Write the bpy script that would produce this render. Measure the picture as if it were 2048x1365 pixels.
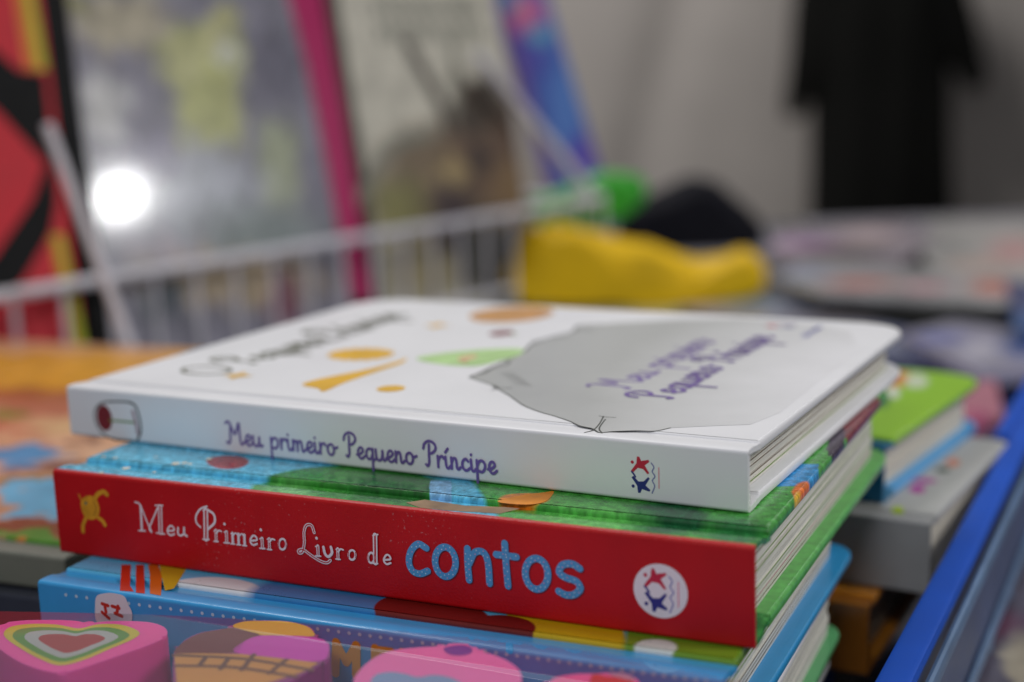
import bpy, bmesh, math, random
from mathutils import Vector, Matrix
from math import sin, cos, radians, pi
random.seed(7)
for o in list(bpy.data.objects): bpy.data.objects.remove(o)
SC = bpy.context.scene
COL = SC.collection
S = 0.1            # the script thinks in decimetres measured from the lens; the scene is in metres
FLOOR = 10.6       # lens height over the floor, dm
# ---------------------------------------------------------------- camera
F, PITCH, ROLL = 2844.0, radians(10.782), radians(-2.03)
FW = Vector((0, cos(PITCH), -sin(PITCH))); R0 = Vector((1, 0, 0)); U0 = R0.cross(FW)
CR = R0*cos(ROLL) + U0*sin(ROLL); CU = -R0*sin(ROLL) + U0*cos(ROLL)
cam = bpy.data.cameras.new('camera'); camo = bpy.data.objects.new('camera', cam); COL.objects.link(camo)
m = Matrix((CR, CU, -FW)).transposed().to_4x4(); m.translation = Vector((0, 0, FLOOR*S)); camo.matrix_world = m
cam.sensor_width = 36; cam.lens = 50; cam.clip_start = 0.02; cam.clip_end = 60
cam.dof.use_dof = True; cam.dof.focus_distance = 0.398; cam.dof.aperture_fstop = 4.8
SC.camera = camo
# ---------------------------------------------------------------- light
w = bpy.data.worlds.new("World"); SC.world = w; w.use_nodes = True
w.node_tree.nodes['Background'].inputs[0].default_value = (.95, .96, 1, 1)
w.node_tree.nodes['Background'].inputs[1].default_value = 0.17
def area(name, loc, target, sx, sy, power, col=(1, 1, 1)):
    l = bpy.data.lights.new(name, 'AREA'); l.shape = 'RECTANGLE'; l.size = sx*S; l.size_y = sy*S; l.energy = power; l.color = col
    o = bpy.data.objects.new(name, l); COL.objects.link(o)
    L = Vector((loc[0], loc[1], loc[2]+FLOOR))*S; T = Vector((target[0], target[1], target[2]+FLOOR))*S
    o.location = L; o.rotation_euler = (T-L).to_track_quat('-Z', 'Y').to_euler(); return o
area('ceiling_or_added_lamp', (-4, 19, 16), (0, 5, -1), 9, 4, 16.5, (1, .985, .95))
area('ceiling_or_added_lamp', (-4, -9, 11), (0, 4, -1.3), 5, 3, 8.7, (.95, .96, 1))  # fill lamp added in front to lift spines and eraser sides
area('ceiling_or_added_lamp', (13, 1, 11), (1, 5, -1.5), 4, 4, 13, (1, .98, .95))  # fill lamp added at the right to brighten the page edges
area('ceiling_or_added_lamp', (-6, 32, 22), (2, 52, 2), 12, 8, 82, (1, .98, .95))
SC.view_settings.view_transform = 'Standard'; SC.view_settings.look = 'None'; SC.view_settings.exposure = 0; SC.view_settings.gamma = 1
SC.render.engine = 'CYCLES'
# ---------------------------------------------------------------- geometry of the view
def ray(x, y): return FW + CR*((x-1024)/F) + CU*((682.5-y)/F)
def at(x, y, z):  d = ray(x, y); return d*(z/d.z)
def atY(x, y, Y): d = ray(x, y); return d*(Y/d.y)
def hit(x, y, p, n): d = ray(x, y); return d*(Vector(p).dot(n)/d.dot(n))
def toworld(M):
    A = M.copy(); t = A.translation.copy(); A.translation = Vector((t.x, t.y, t.z+FLOOR))*S; return A
# ---------------------------------------------------------------- materials
def lin(c): return tuple((v/255/12.92 if v/255 <= .04045 else ((v/255+.055)/1.055)**2.4) for v in c)
MC = {}
def mat(name, col, rough=.4, noise=.06, nscale=8, bump=0, bscale=60, coat=0, metal=0, spec=.5, srgb=True):
    key = (name, tuple(col), rough, noise, bump, coat)
    if key in MC: return MC[key]
    c = lin(col) if srgb else col
    M = bpy.data.materials.new(name); M.use_nodes = True; nt = M.node_tree; B = nt.nodes['Principled BSDF']
    tc = nt.nodes.new('ShaderNodeTexCoord')
    n = nt.nodes.new('ShaderNodeTexNoise'); n.inputs['Scale'].default_value = nscale*10; n.inputs['Detail'].default_value = 4
    nt.links.new(tc.outputs['Object'], n.inputs['Vector'])
    r = nt.nodes.new('ShaderNodeMapRange'); r.inputs[1].default_value = .25; r.inputs[2].default_value = .75
    r.inputs[3].default_value = 1-noise; r.inputs[4].default_value = 1+noise
    nt.links.new(n.outputs['Fac'], r.inputs[0])
    mx = nt.nodes.new('ShaderNodeMix'); mx.data_type = 'RGBA'; mx.blend_type = 'MULTIPLY'; mx.inputs[0].default_value = 1
    mx.inputs[6].default_value = (*c, 1); nt.links.new(r.outputs[0], mx.inputs[7]); nt.links.new(mx.outputs[2], B.inputs['Base Color'])
    finish(nt, B, tc, rough, bump, bscale, coat, metal, spec, n)
    MC[key] = M; return M
def pagemat(name, col):
    M = mat(name, col, .8, .04, 20).copy(); nt = M.node_tree; N = nt.nodes; B = N['Principled BSDF']
    tc = N.new('ShaderNodeTexCoord'); mp = N.new('ShaderNodeVectorMath'); mp.operation = 'MULTIPLY'; mp.inputs[1].default_value = (12, 12, 2600)
    nz = N.new('ShaderNodeTexNoise'); nz.inputs['Scale'].default_value = 1; nz.inputs['Detail'].default_value = 3
    mr = N.new('ShaderNodeMapRange'); mr.inputs[1].default_value = .35; mr.inputs[2].default_value = .6; mr.inputs[3].default_value = .72; mr.inputs[4].default_value = 1.05
    mx = N.new('ShaderNodeMix'); mx.data_type = 'RGBA'; mx.blend_type = 'MULTIPLY'; mx.inputs[0].default_value = 1
    src = B.inputs['Base Color'].links[0].from_socket
    nt.links.new(tc.outputs['Object'], mp.inputs[0]); nt.links.new(mp.outputs[0], nz.inputs['Vector']); nt.links.new(nz.outputs['Fac'], mr.inputs[0])
    nt.links.new(src, mx.inputs[6]); nt.links.new(mr.outputs[0], mx.inputs[7]); nt.links.new(mx.outputs[2], B.inputs['Base Color']); return M
def dusty(M, amount=.5, scale=900, lo=.70):
    nt = M.node_tree; N = nt.nodes; B = N['Principled BSDF']; tc = N.new('ShaderNodeTexCoord')
    nz = N.new('ShaderNodeTexNoise'); nz.inputs['Scale'].default_value = scale; nz.inputs['Detail'].default_value = 2; nz.inputs['Roughness'].default_value = .6
    n2 = N.new('ShaderNodeTexNoise'); n2.inputs['Scale'].default_value = 25
    ad = N.new('ShaderNodeMath'); ad.operation = 'ADD'; nt.links.new(tc.outputs['Object'], nz.inputs['Vector']); nt.links.new(tc.outputs['Object'], n2.inputs['Vector'])
    h = N.new('ShaderNodeMath'); h.operation = 'MULTIPLY_ADD'; h.inputs[1].default_value = .35; h.inputs[2].default_value = -.17; nt.links.new(n2.outputs['Fac'], h.inputs[0])
    nt.links.new(nz.outputs['Fac'], ad.inputs[0]); nt.links.new(h.outputs[0], ad.inputs[1])
    mr = N.new('ShaderNodeMapRange'); mr.inputs[1].default_value = lo; mr.inputs[2].default_value = lo+.12; mr.inputs[3].default_value = 0; mr.inputs[4].default_value = amount; nt.links.new(ad.outputs[0], mr.inputs[0])
    mx = N.new('ShaderNodeMix'); mx.data_type = 'RGBA'; src = B.inputs['Base Color'].links[0].from_socket
    nt.links.new(mr.outputs[0], mx.inputs[0]); nt.links.new(src, mx.inputs[6]); mx.inputs[7].default_value = (.45, .4, .4, 1); nt.links.new(mx.outputs[2], B.inputs['Base Color'])
def finish(nt, B, tc, rough, bump, bscale, coat, metal=0, spec=.5, n=None):
    B.inputs['Roughness'].default_value = rough; B.inputs['Metallic'].default_value = metal
    B.inputs['Specular IOR Level'].default_value = spec
    B.inputs['Coat Weight'].default_value = coat; B.inputs['Coat Roughness'].default_value = .12
    if n is not None:
        rr = nt.nodes.new('ShaderNodeMapRange'); rr.inputs[3].default_value = rough*.8; rr.inputs[4].default_value = min(1, rough*1.25)
        nt.links.new(n.outputs['Fac'], rr.inputs[0]); nt.links.new(rr.outputs[0], B.inputs['Roughness'])
    if bump:
        b = nt.nodes.new('ShaderNodeBump'); b.inputs['Strength'].default_value = bump; b.inputs['Distance'].default_value = .0004
        n2 = nt.nodes.new('ShaderNodeTexNoise'); n2.inputs['Scale'].default_value = bscale*10; n2.inputs['Detail'].default_value = 5
        nt.links.new(tc.outputs['Object'], n2.inputs['Vector']); nt.links.new(n2.outputs['Fac'], b.inputs['Height'])
        nt.links.new(b.outputs[0], B.inputs['Normal'])
def art(name, base, layers, local, rough=.3, coat=0, wob=.02, speck=.1, sscale=20, bump=.05, bscale=40):
    """printed cover: procedural patches given by their place on the surface; local(px,py) -> surface x,y in dm"""
    M = bpy.data.materials.new(name); M.use_nodes = True; nt = M.node_tree; N = nt.nodes; Lk = nt.links; B = N['Principled BSDF']
    tc = N.new('ShaderNodeTexCoord')
    sc = N.new('ShaderNodeVectorMath'); sc.operation = 'MULTIPLY'; sc.inputs[1].default_value = (10, 10, 0); Lk.new(tc.outputs['Object'], sc.inputs[0])
    nz = N.new('ShaderNodeTexNoise'); nz.inputs['Scale'].default_value = 6; nz.inputs['Detail'].default_value = 3; Lk.new(sc.outputs[0], nz.inputs['Vector'])
    s1 = N.new('ShaderNodeVectorMath'); s1.operation = 'SUBTRACT'; s1.inputs[1].default_value = (.5, .5, .5); Lk.new(nz.outputs['Color'], s1.inputs[0])
    s2 = N.new('ShaderNodeVectorMath'); s2.operation = 'SCALE'; s2.inputs['Scale'].default_value = wob*2; Lk.new(s1.outputs[0], s2.inputs[0])
    s3 = N.new('ShaderNodeVectorMath'); s3.operation = 'ADD'; Lk.new(sc.outputs[0], s3.inputs[0]); Lk.new(s2.outputs[0], s3.inputs[1])
    prev = None; pc = (*lin(base), 1)
    for (k, px, py, rx, ry, col, soft) in layers:
        c = Vector(local(px, py)[:2]); a = Vector(local(px+rx, py)[:2])-c; b = Vector(local(px, py+ry)[:2])-c
        det = a.x*b.y-a.y*b.x
        su = N.new('ShaderNodeVectorMath'); su.operation = 'SUBTRACT'; su.inputs[1].default_value = (c.x, c.y, 0); Lk.new(s3.outputs[0], su.inputs[0])
        outs = []
        for v in ((b.y/det, -b.x/det, 0), (-a.y/det, a.x/det, 0)):
            d = N.new('ShaderNodeVectorMath'); d.operation = 'DOT_PRODUCT'; d.inputs[1].default_value = v; Lk.new(su.outputs[0], d.inputs[0]); outs.append(d)
        if k == 'e':
            cb = N.new('ShaderNodeCombineXYZ'); Lk.new(outs[0].outputs['Value'], cb.inputs[0]); Lk.new(outs[1].outputs['Value'], cb.inputs[1])
            ln = N.new('ShaderNodeVectorMath'); ln.operation = 'LENGTH'; Lk.new(cb.outputs[0], ln.inputs[0]); src = ln.outputs['Value']
        else:
            ab = []
            for d in outs:
                q = N.new('ShaderNodeMath'); q.operation = 'ABSOLUTE'; Lk.new(d.outputs['Value'], q.inputs[0]); ab.append(q)
            q = N.new('ShaderNodeMath'); q.operation = 'MAXIMUM'; Lk.new(ab[0].outputs[0], q.inputs[0]); Lk.new(ab[1].outputs[0], q.inputs[1]); src = q.outputs[0]
        mr = N.new('ShaderNodeMapRange'); mr.inputs[1].default_value = 1-soft; mr.inputs[2].default_value = 1+soft; mr.inputs[3].default_value = 1; mr.inputs[4].default_value = 0
        Lk.new(src, mr.inputs[0])
        mx = N.new('ShaderNodeMix'); mx.data_type = 'RGBA'; Lk.new(mr.outputs[0], mx.inputs[0])
        if prev is None: mx.inputs[6].default_value = pc
        else: Lk.new(prev, mx.inputs[6])
        mx.inputs[7].default_value = (*lin(col), 1); prev = mx.outputs[2]
    n = N.new('ShaderNodeTexNoise'); n.inputs['Scale'].default_value = sscale; n.inputs['Detail'].default_value = 6; n.inputs['Roughness'].default_value = .7
    Lk.new(sc.outputs[0], n.inputs['Vector'])
    r = N.new('ShaderNodeMapRange'); r.inputs[1].default_value = .3; r.inputs[2].default_value = .7; r.inputs[3].default_value = 1-speck; r.inputs[4].default_value = 1+speck
    Lk.new(n.outputs['Fac'], r.inputs[0])
    mm = N.new('ShaderNodeMix'); mm.data_type = 'RGBA'; mm.blend_type = 'MULTIPLY'; mm.inputs[0].default_value = 1
    if prev is None: mm.inputs[6].default_value = pc
    else: Lk.new(prev, mm.inputs[6])
    Lk.new(r.outputs[0], mm.inputs[7]); Lk.new(mm.outputs[2], B.inputs['Base Color'])
    finish(nt, B, tc, rough, bump, bscale, coat, 0, .5, n)
    return M
def film(name, tint=(1, 1, 1), ior=1.5, rough=.06, mul=1.0, haze=0.0):
    M = bpy.data.materials.new(name); M.use_nodes = True; nt = M.node_tree; N = nt.nodes; N.remove(N['Principled BSDF'])
    out = N['Material Output']; tr = N.new('ShaderNodeBsdfTransparent'); tr.inputs[0].default_value = (*tint, 1)
    gl = N.new('ShaderNodeBsdfGlossy'); gl.inputs['Roughness'].default_value = rough
    fr = N.new('ShaderNodeFresnel'); ge = N.new('ShaderNodeNewGeometry'); io = N.new('ShaderNodeMapRange'); io.inputs[3].default_value = ior; io.inputs[4].default_value = 1/ior; nt.links.new(ge.outputs['Backfacing'], io.inputs[0]); nt.links.new(io.outputs[0], fr.inputs[0])
    tc = N.new('ShaderNodeTexCoord'); nz = N.new('ShaderNodeTexNoise'); nz.inputs['Scale'].default_value = 35; nz.inputs['Detail'].default_value = 2
    nt.links.new(tc.outputs['Object'], nz.inputs['Vector'])
    bp = N.new('ShaderNodeBump'); bp.inputs['Strength'].default_value = .03; bp.inputs['Distance'].default_value = .0004
    nt.links.new(nz.outputs['Fac'], bp.inputs['Height']); nt.links.new(bp.outputs[0], gl.inputs['Normal'])
    ml = N.new('ShaderNodeMath'); ml.operation = 'MULTIPLY'; ml.use_clamp = True; ml.inputs[1].default_value = mul; nt.links.new(fr.outputs[0], ml.inputs[0])
    mx = N.new('ShaderNodeMixShader'); nt.links.new(ml.outputs[0], mx.inputs[0]); nt.links.new(tr.outputs[0], mx.inputs[1]); nt.links.new(gl.outputs[0], mx.inputs[2])
    df = N.new('ShaderNodeBsdfDiffuse'); df.inputs[0].default_value = (.75, .75, .8, 1)
    m2 = N.new('ShaderNodeMixShader'); m2.inputs[0].default_value = haze; nt.links.new(mx.outputs[0], m2.inputs[1]); nt.links.new(df.outputs[0], m2.inputs[2])
    nt.links.new(m2.outputs[0], out.inputs[0]); return M
# ---------------------------------------------------------------- object helpers
def link(name, bm, mats, parent=None, sharp=35):
    me = bpy.data.meshes.new(name)
    bmesh.ops.scale(bm, vec=(S, S, S), verts=bm.verts)
    bm.to_mesh(me); bm.free()
    for mm in (mats if isinstance(mats, (list, tuple)) else [mats]): me.materials.append(mm)
    for p in me.polygons: p.use_smooth = True
    me.set_sharp_from_angle(angle=radians(sharp))
    o = bpy.data.objects.new(name, me); COL.objects.link(o)
    wn = o.modifiers.new('even_shading', 'WEIGHTED_NORMAL'); wn.keep_sharp = True; wn.weight = 100
    if parent: o.parent = parent
    return o
def tag(o, label=None, cat=None, group=None, kind=None):
    if label: o['label'] = label
    if cat: o['category'] = cat
    if group: o['group'] = group
    if kind: o['kind'] = kind
    return o
def thing(name, M, label, cat, group=None):
    o = bpy.data.objects.new(name, None); COL.objects.link(o); o.empty_display_size = .02
    o.matrix_world = toworld(M); tag(o, label, cat, group); return o
def frame(p, yaw):  # x axis to the right along the spine, y away
    u = Vector((cos(yaw), -sin(yaw), 0)); v = Vector((sin(yaw), cos(yaw), 0))
    M = Matrix((u, v, Vector((0, 0, 1)))).transposed().to_4x4(); M.translation = Vector(p); return M
def extrude_poly(bm, pts, z0, z1, mi=0, bev=0, seg=2):
    a = 0
    for i in range(len(pts)): a += pts[i][0]*pts[(i+1) % len(pts)][1]-pts[(i+1) % len(pts)][0]*pts[i][1]
    if a < 0: pts = pts[::-1]
    lo = [bm.verts.new((p[0], p[1], z0)) for p in pts]; hi = [bm.verts.new((p[0], p[1], z1)) for p in pts]
    fs = [bm.faces.new(hi), bm.faces.new(lo[::-1])]
    n = len(pts)
    for i in range(n): fs.append(bm.faces.new((lo[i], lo[(i+1) % n], hi[(i+1) % n], hi[i])))
    for f in fs: f.material_index = mi
    if bev:
        es = set(e for f in fs[:2] for e in f.edges)
        bmesh.ops.bevel(bm, geom=list(es), offset=bev, segments=seg, affect='EDGES', profile=.5)
    return fs
def rrect(x0, y0, x1, y1, r, corners=(0, 0, 1, 1), n=8):  # corners: bl, br, tr, tl
    P = []
    for k, (cx, cy, a0) in enumerate(((x0, y0, pi), (x1, y0, 1.5*pi), (x1, y1, 0), (x0, y1, .5*pi))):
        rr = r if corners[k] else .006
        ox = cx+rr*(1 if cx == x0 else -1); oy = cy+rr*(1 if cy == y0 else -1)
        for i in range(n+1 if corners[k] else 3):
            a = a0+.5*pi*i/(n if corners[k] else 2); P.append((ox+rr*cos(a), oy+rr*sin(a)))
    return P
def box(bm, x0, y0, z0, x1, y1, z1, mi=0, bev=0):
    return extrude_poly(bm, [(x0, y0), (x1, y0), (x1, y1), (x0, y1)], z0, z1, mi, bev)
def catmull(P, n=6, closed=False):
    if len(P) < 3 and not closed: return [Vector(p) for p in P]
    P = [Vector(p) for p in P]; out = []; m = len(P)
    for i in range(m if closed else m-1):
        p0 = P[(i-1) % m] if closed or i > 0 else P[0]*2-P[1]
        p1 = P[i]; p2 = P[(i+1) % m]; p3 = P[(i+2) % m] if closed or i+2 < m else P[-1]*2-P[-2]
        for k in range(n):
            t = k/n; out.append(.5*((2*p1)+(-p0+p2)*t+(2*p0-5*p1+4*p2-p3)*t*t+(-p0+3*p1-3*p2+p3)*t**3))
    if not closed: out.append(P[-1])
    return out
class Print:
    """ink laid on a flat face: ribbons and patches, each a hair above the one before"""
    def __init__(s, fn): s.bm = bmesh.new(); s.fn = fn; s.h = .0006; s.mats = []
    def mi(s, m):
        if m not in s.mats: s.mats.append(m)
        return s.mats.index(m)
    def poly(s, pts, m, step=.00005):
        s.h += step; vs = [s.bm.verts.new(s.fn(Vector(p), s.h)) for p in pts]
        f = s.bm.faces.new(vs); f.material_index = s.mi(m)
    def disc(s, c, r, m, ry=None, n=20):
        ry = ry or r; s.poly([(c[0]+r*cos(2*pi*i/n), c[1]+ry*sin(2*pi*i/n)) for i in range(n)], m)
    def ribbon(s, pts, wd, m, smooth=True, closed=False, taper=None, n=6, step=.00005):
        P = catmull(pts, n, closed) if smooth else [Vector(p) for p in pts]
        P = [p for i, p in enumerate(P) if i == 0 or (p-P[i-1]).length > 1e-7]
        if closed: P.append(P[0].copy())
        s.h += step; k = s.mi(m); L = []; N = len(P)
        for i, p in enumerate(P):
            if closed and i in (0, N-1): t = P[1]-P[N-2]
            else: t = P[min(i+1, N-1)]-P[max(i-1, 0)]
            if t.length == 0: t = Vector((1, 0))
            t.normalize(); q = Vector((-t.y, t.x)); ww = wd/2*(taper(i/(N-1)) if taper else 1)
            hh = s.h+.00002*i/N; L.append((s.bm.verts.new(s.fn(p+q*ww, hh)), s.bm.verts.new(s.fn(p-q*ww, hh)), t, q, ww, hh, p))
        for a, b in zip(L, L[1:]):
            f = s.bm.faces.new((a[0], a[1], b[1], b[0])); f.material_index = k
        if not closed and not taper:
            for e, sg in ((L[0], -1), (L[-1], 1)):
                arc = [e[6]+e[3]*e[4]*cos(a)+e[2]*sg*e[4]*sin(a) for a in [pi*j/6 for j in range(7)]]
                f = s.bm.faces.new([s.bm.verts.new(s.fn(x, e[5])) for x in arc]); f.material_index = k
        s.h += .00002
    def done(s, name, parent, label=None):
        bmesh.ops.recalc_face_normals(s.bm, faces=s.bm.faces)
        o = link(name, s.bm, s.mats, parent)
        if label: o['label'] = label
        return o
# ---------------------------------------------------------------- a hardback book
def hardcover(name, label, cat, M, L, W, T, top, spine, bottom, pages, group=None, rc=.13, tb=.028, hinge=.13, npages=12, corners=(0, 0, 1, 1), inset=.035, groove=.012, linecols=None):
    root = thing(name, M, label, cat, group)
    for nm, z0, mt in (('back_cover', 0, bottom), ('front_cover', T-tb, top)):
        bm = bmesh.new(); extrude_poly(bm, rrect(0, hinge, L, W, rc, corners), z0, z0+tb, 0, tb*.36, 3); link(nm, bm, mt, root)
    # spine, with the joint grooves that run to both boards
    r = .012; g = groove
    out = [(hinge+.012, T-g-.004), (hinge*.93, T-g), (hinge*.75, T-g*.9), (hinge*.52, T-g*.15), (hinge*.35, T), (r*1.6, T)]
    out += [(r-r*sin(a), T-r+r*cos(a)) for a in [pi/2*k/4 for k in range(1, 5)]]
    out += [(y, T-z) for y, z in out[::-1]]
    th = .016; inn = []
    n = len(out)
    for i in range(n):
        a = Vector(out[max(i-1, 0)]); b = Vector(out[min(i+1, n-1)]); t = (b-a).normalized(); inn.append((out[i][0]-t.y*th if 0 else out[i][0]+(-t.y)*th*1, out[i][1]+t.x*th))
    loop = out+inn[::-1]
    bm = bmesh.new(); nx = 24; rows = []
    for i in range(nx+1):
        x = .0+L*i/nx; rows.append([bm.verts.new((x, y, z+.0*sin(pi*i/nx))) for y, z in loop])
    k = len(loop)
    for a, b in zip(rows, rows[1:]):
        for j in range(k): bm.faces.new((a[j], a[(j+1) % k], b[(j+1) % k], b[j]))
    for rr in (rows[0], rows[-1]):
        for j in range(n-1):
            q = [rr[j], rr[j+1], rr[k-2-j], rr[k-1-j]]
            try: bm.faces.new(q)
            except ValueError: pass
    bmesh.ops.recalc_face_normals(bm, faces=bm.faces)
    link('spine', bm, spine, root, 40)
    bm = bmesh.new(); z = tb+.001; zz = T-tb-.001; d = (zz-z)/npages
    rnd = random.Random(int(L*1000)+npages)
    pm = [pages] + (linecols or [])
    for i in range(npages):
        e = rnd.uniform(-.004, .004); f = rnd.uniform(-.004, .004)
        mi = 0
        fs = extrude_poly(bm, rrect(inset+e, .03, L-inset+e, W-inset*1.4+f, rc*.7, corners, 5), z+i*d+.0009, z+(i+1)*d-.0009, 0)
        if linecols and rnd.random() < .7:   # printed sheet edge between two boards
            extrude_poly(bm, rrect(inset+e-.001, .035, L-inset+e+.001, W-inset*1.4+f+.001, rc*.7, corners, 5), z+(i+1)*d-.0045, z+(i+1)*d-.0012, 1+rnd.randrange(len(linecols)))
    link('page_block', bm, pm, root)
    root['dim'] = (L, W, T)
    return root
def book_fns(M, T):
    Mi = M.inverted(); zc = M.col[2].to_3d(); yc = M.col[1].to_3d()
    def top(px, py): return Mi @ hit(px, py, M @ Vector((0, 0, T)), zc)
    def spn(px, py): v = Mi @ hit(px, py, M.translation, yc); return Vector((v.x, v.z))
    def topf(p, h): return Vector((p.x, p.y, T+h))
    def spnf(p, h): return Vector((p.x, -h, p.y))
    return top, spn, topf, spnf
# inks
PURPLE = mat('purple_ink', (112, 88, 160), .4, .1); DARK = mat('dark_ink', (62, 66, 62), .45, .1); OLIVE = mat('olive_ink', (92, 94, 74), .45)
REDI = mat('crimson_ink', (196, 30, 62), .4); BLUEI = mat('navy_ink', (40, 44, 128), .4); WINE = mat('dull_red_ink', (128, 40, 50), .4); GREENI = mat('leaf_green_ink', (120, 150, 80), .4)
YEL = mat('yellow_ink', (238, 184, 20), .35, .12, 5); LGREEN = mat('pale_green_ink', (186, 224, 150), .4, .08); OCHRE = mat('ochre_ink', (206, 150, 84), .4, .3, 30)
GREYI = mat('grey_ink', (186, 188, 186), .36, .035, 2); WAVE = mat('slate_blue_ink', (110, 112, 176), .4); ROSEI = mat('rose_ink', (226, 130, 150), .4)
PAPERW = mat('white_ink', (232, 222, 226), .4, .04)
# ---------------------------------------------------------------- monoline handwriting
G = {
 'M': (1.75, [[(-.15, 1.95), (.08, 2.12), (.32, 1.92), (.3, 1.1), (.24, .3), (.08, .0), (-.12, .1)], [(.3, 1.95), (.52, 1.4), (.76, .95), (1.0, 1.5), (1.22, 2.08), (1.26, 1.2), (1.32, .3), (1.45, .0), (1.75, .3)]]),
 'e': (.72, [[(-.05, .3), (.25, .4), (.52, .68), (.44, .96), (.24, .98), (.08, .72), (.07, .35), (.22, .04), (.45, .0), (.7, .25)]]),
 'u': (.95, [[(0, .98), (.02, .4), (.14, .06), (.36, .0), (.56, .3), (.62, .95), (.64, .3), (.75, .02), (.95, .15)]]),
 'p': (.92, [[(0, 1.0), (.02, .2), (.02, -.55), (.03, -1.1)], [(.03, .5), (.2, .9), (.46, 1.0), (.68, .75), (.66, .3), (.42, .0), (.1, .1)]]),
 'r': (.62, [[(0, 1.0), (.02, .5), (.03, 0)], [(.03, .45), (.14, .82), (.3, 1.0), (.46, .98), (.54, .82)]]),
 'i': (.42, [[(0, 1.0), (.02, .4), (.1, .04), (.26, .0), (.4, .2)], [(.02, 1.42), (.03, 1.45)]]),
 'I': (.42, [[(0, 1.0), (.02, .4), (.1, .04), (.26, .0), (.4, .2)], [(.0, 1.4), (.22, 1.75)]]),
 'm': (1.28, [[(0, 1.0), (.02, .5), (.02, 0)], [(.02, .5), (.18, .92), (.36, .92), (.44, .5), (.44, 0)], [(.44, .5), (.6, .92), (.8, .92), (.88, .5), (.9, .15), (1.02, .0), (1.25, .2)]]),
 'n': (.84, [[(0, 1.0), (.02, .5), (.02, 0)], [(.02, .5), (.18, .92), (.38, .92), (.46, .5), (.48, .15), (.6, .0), (.8, .2)]]),
 'o': (.98, [[(.62, .75), (.4, 1.0), (.12, .85), (.03, .45), (.18, .06), (.45, .02), (.64, .35), (.6, .8)], [(.6, .8), (.76, .66), (.98, .78)]]),
 'P': (.95, [[(.3, 1.95), (.27, 1.1), (.26, .3), (.12, .0), (-.02, .12)], [(-.22, 1.55), (-.1, 2.0), (.3, 2.28), (.75, 2.1), (.88, 1.65), (.62, 1.25), (.32, 1.15)]]),
 'q': (.85, [[(.6, .8), (.38, 1.0), (.1, .8), (.04, .4), (.2, .04), (.45, .08), (.62, .5)], [(.64, 1.0), (.62, .1), (.62, -1.1)], [(.62, -.2), (.74, -.05), (.9, .1)]]),
 'c': (.72, [[(.56, .8), (.34, 1.0), (.1, .8), (.04, .4), (.2, .04), (.45, .0), (.7, .22)]]),
 'O': (1.9, [[(.8, 2.1), (.2, 1.7), (0, 1.0), (.25, .25), (.8, .0), (1.35, .25), (1.6, 1.0), (1.4, 1.75), (.85, 2.1)]]),
 'a': (.8, [[(.6, .8), (.38, 1.0), (.1, .8), (.04, .4), (.2, .04), (.45, .08), (.6, .5)], [(.62, 1.0), (.62, .3), (.8, .05)]]),
 'd': (.8, [[(.6, .8), (.38, 1.0), (.1, .8), (.04, .4), (.2, .04), (.45, .08), (.6, .5)], [(.62, 2.0), (.62, .3), (.8, .05)]]),
 ' ': (.7, []),
}
def write(pr, text, o, right, up, xh, width, m, fit=None):
    adv = sum(G[c][0]+.08 for c in text); sx = xh if fit is None else fit/adv; x = 0
    right = Vector(right); up = Vector(up); o = Vector(o)
    for c in text:
        a, st = G[c]
        for s_ in st: pr.ribbon([o+right*(x+p[0])*sx+up*p[1]*xh for p in s_], width, m)
        x += a+.08
def logo(pr, c, r, ring=None, k=1.0, right=(1, 0), up=(0, 1)):
    right = Vector(right); up = Vector(up); c = Vector(c)
    T = lambda x, y: c+right*x*r+up*y*r
    if ring: pr.poly([T(1.0*cos(2*pi*i/40), 1.0*sin(2*pi*i/40)) for i in range(40)], ring)
    for m, sg, dx in ((REDI, 1, 0), (BLUEI, -1, .02)):
        f = lambda x, y: T(x+dx, y*sg)
        pr.poly([f(-.55+.075*cos(2*pi*i/12), (.53)+.075*sin(2*pi*i/12)) for i in range(12)], m)
        body = [(-.33, .80), (-.22, .80), (-.14, .62), (.2, .70), (.24, .62), (.02, .44), (.22, .12), (.15, .06), (-.06, .27), (-.30, .30), (-.52, .08), (-.62, .14), (-.46, .36), (-.36, .50)]
        pr.poly([f(*p) for p in body], m)
    pr.ribbon([T(-.58, .10), T(-.50, .02), T(-.42, -.10)], .08*r, BLUEI)
    pr.ribbon([T(.32, .58), T(.44, .40), T(.36, .2), T(.48, .0), T(.36, -.2), T(.46, -.42), T(.34, -.75)], .05*r, WAVE)
    pr.ribbon([T(.66, .40), T(.66, -.5)], .045*r, ROSEI, smooth=False)
# ================================================================= SETTING
def plane_obj(name, x0, y0, x1, y1, z, m, kind='structure'):
    bm = bmesh.new(); vs = [bm.verts.new(p) for p in ((x0, y0, 0), (x1, y0, 0), (x1, y1, 0), (x0, y1, 0))]; bm.faces.new(vs)
    o = link(name, bm, m); o.location = Vector((0, 0, z+FLOOR))*S; o['kind'] = kind; return o
plane_obj('floor', -90, -60, 90, 110, -FLOOR, mat('dark_floor', (88, 84, 80), .6, .2, .3))
TZ = -2.6
tbl = thing('table', Matrix.Translation((0, 0, -FLOOR)), 'long display table under a dark grey cloth that carries all the books', 'table')
bm = bmesh.new(); box(bm, -13, .4, FLOOR+TZ-.3, 14, 23.0, FLOOR+TZ, 0, .05); link('tabletop', bm, mat('charcoal_cloth', (70, 70, 78), .85, .15, 2, .4, 50), tbl)
for x in (-12, 13):
    for y in (1.2, 22.2):
        bm = bmesh.new(); box(bm, x-.25, y-.25, 0, x+.25, y+.25, FLOOR+TZ-.3, 0, .02); link('leg', bm, mat('grey_steel', (90, 90, 92), .4, metal=.8), tbl)
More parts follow.
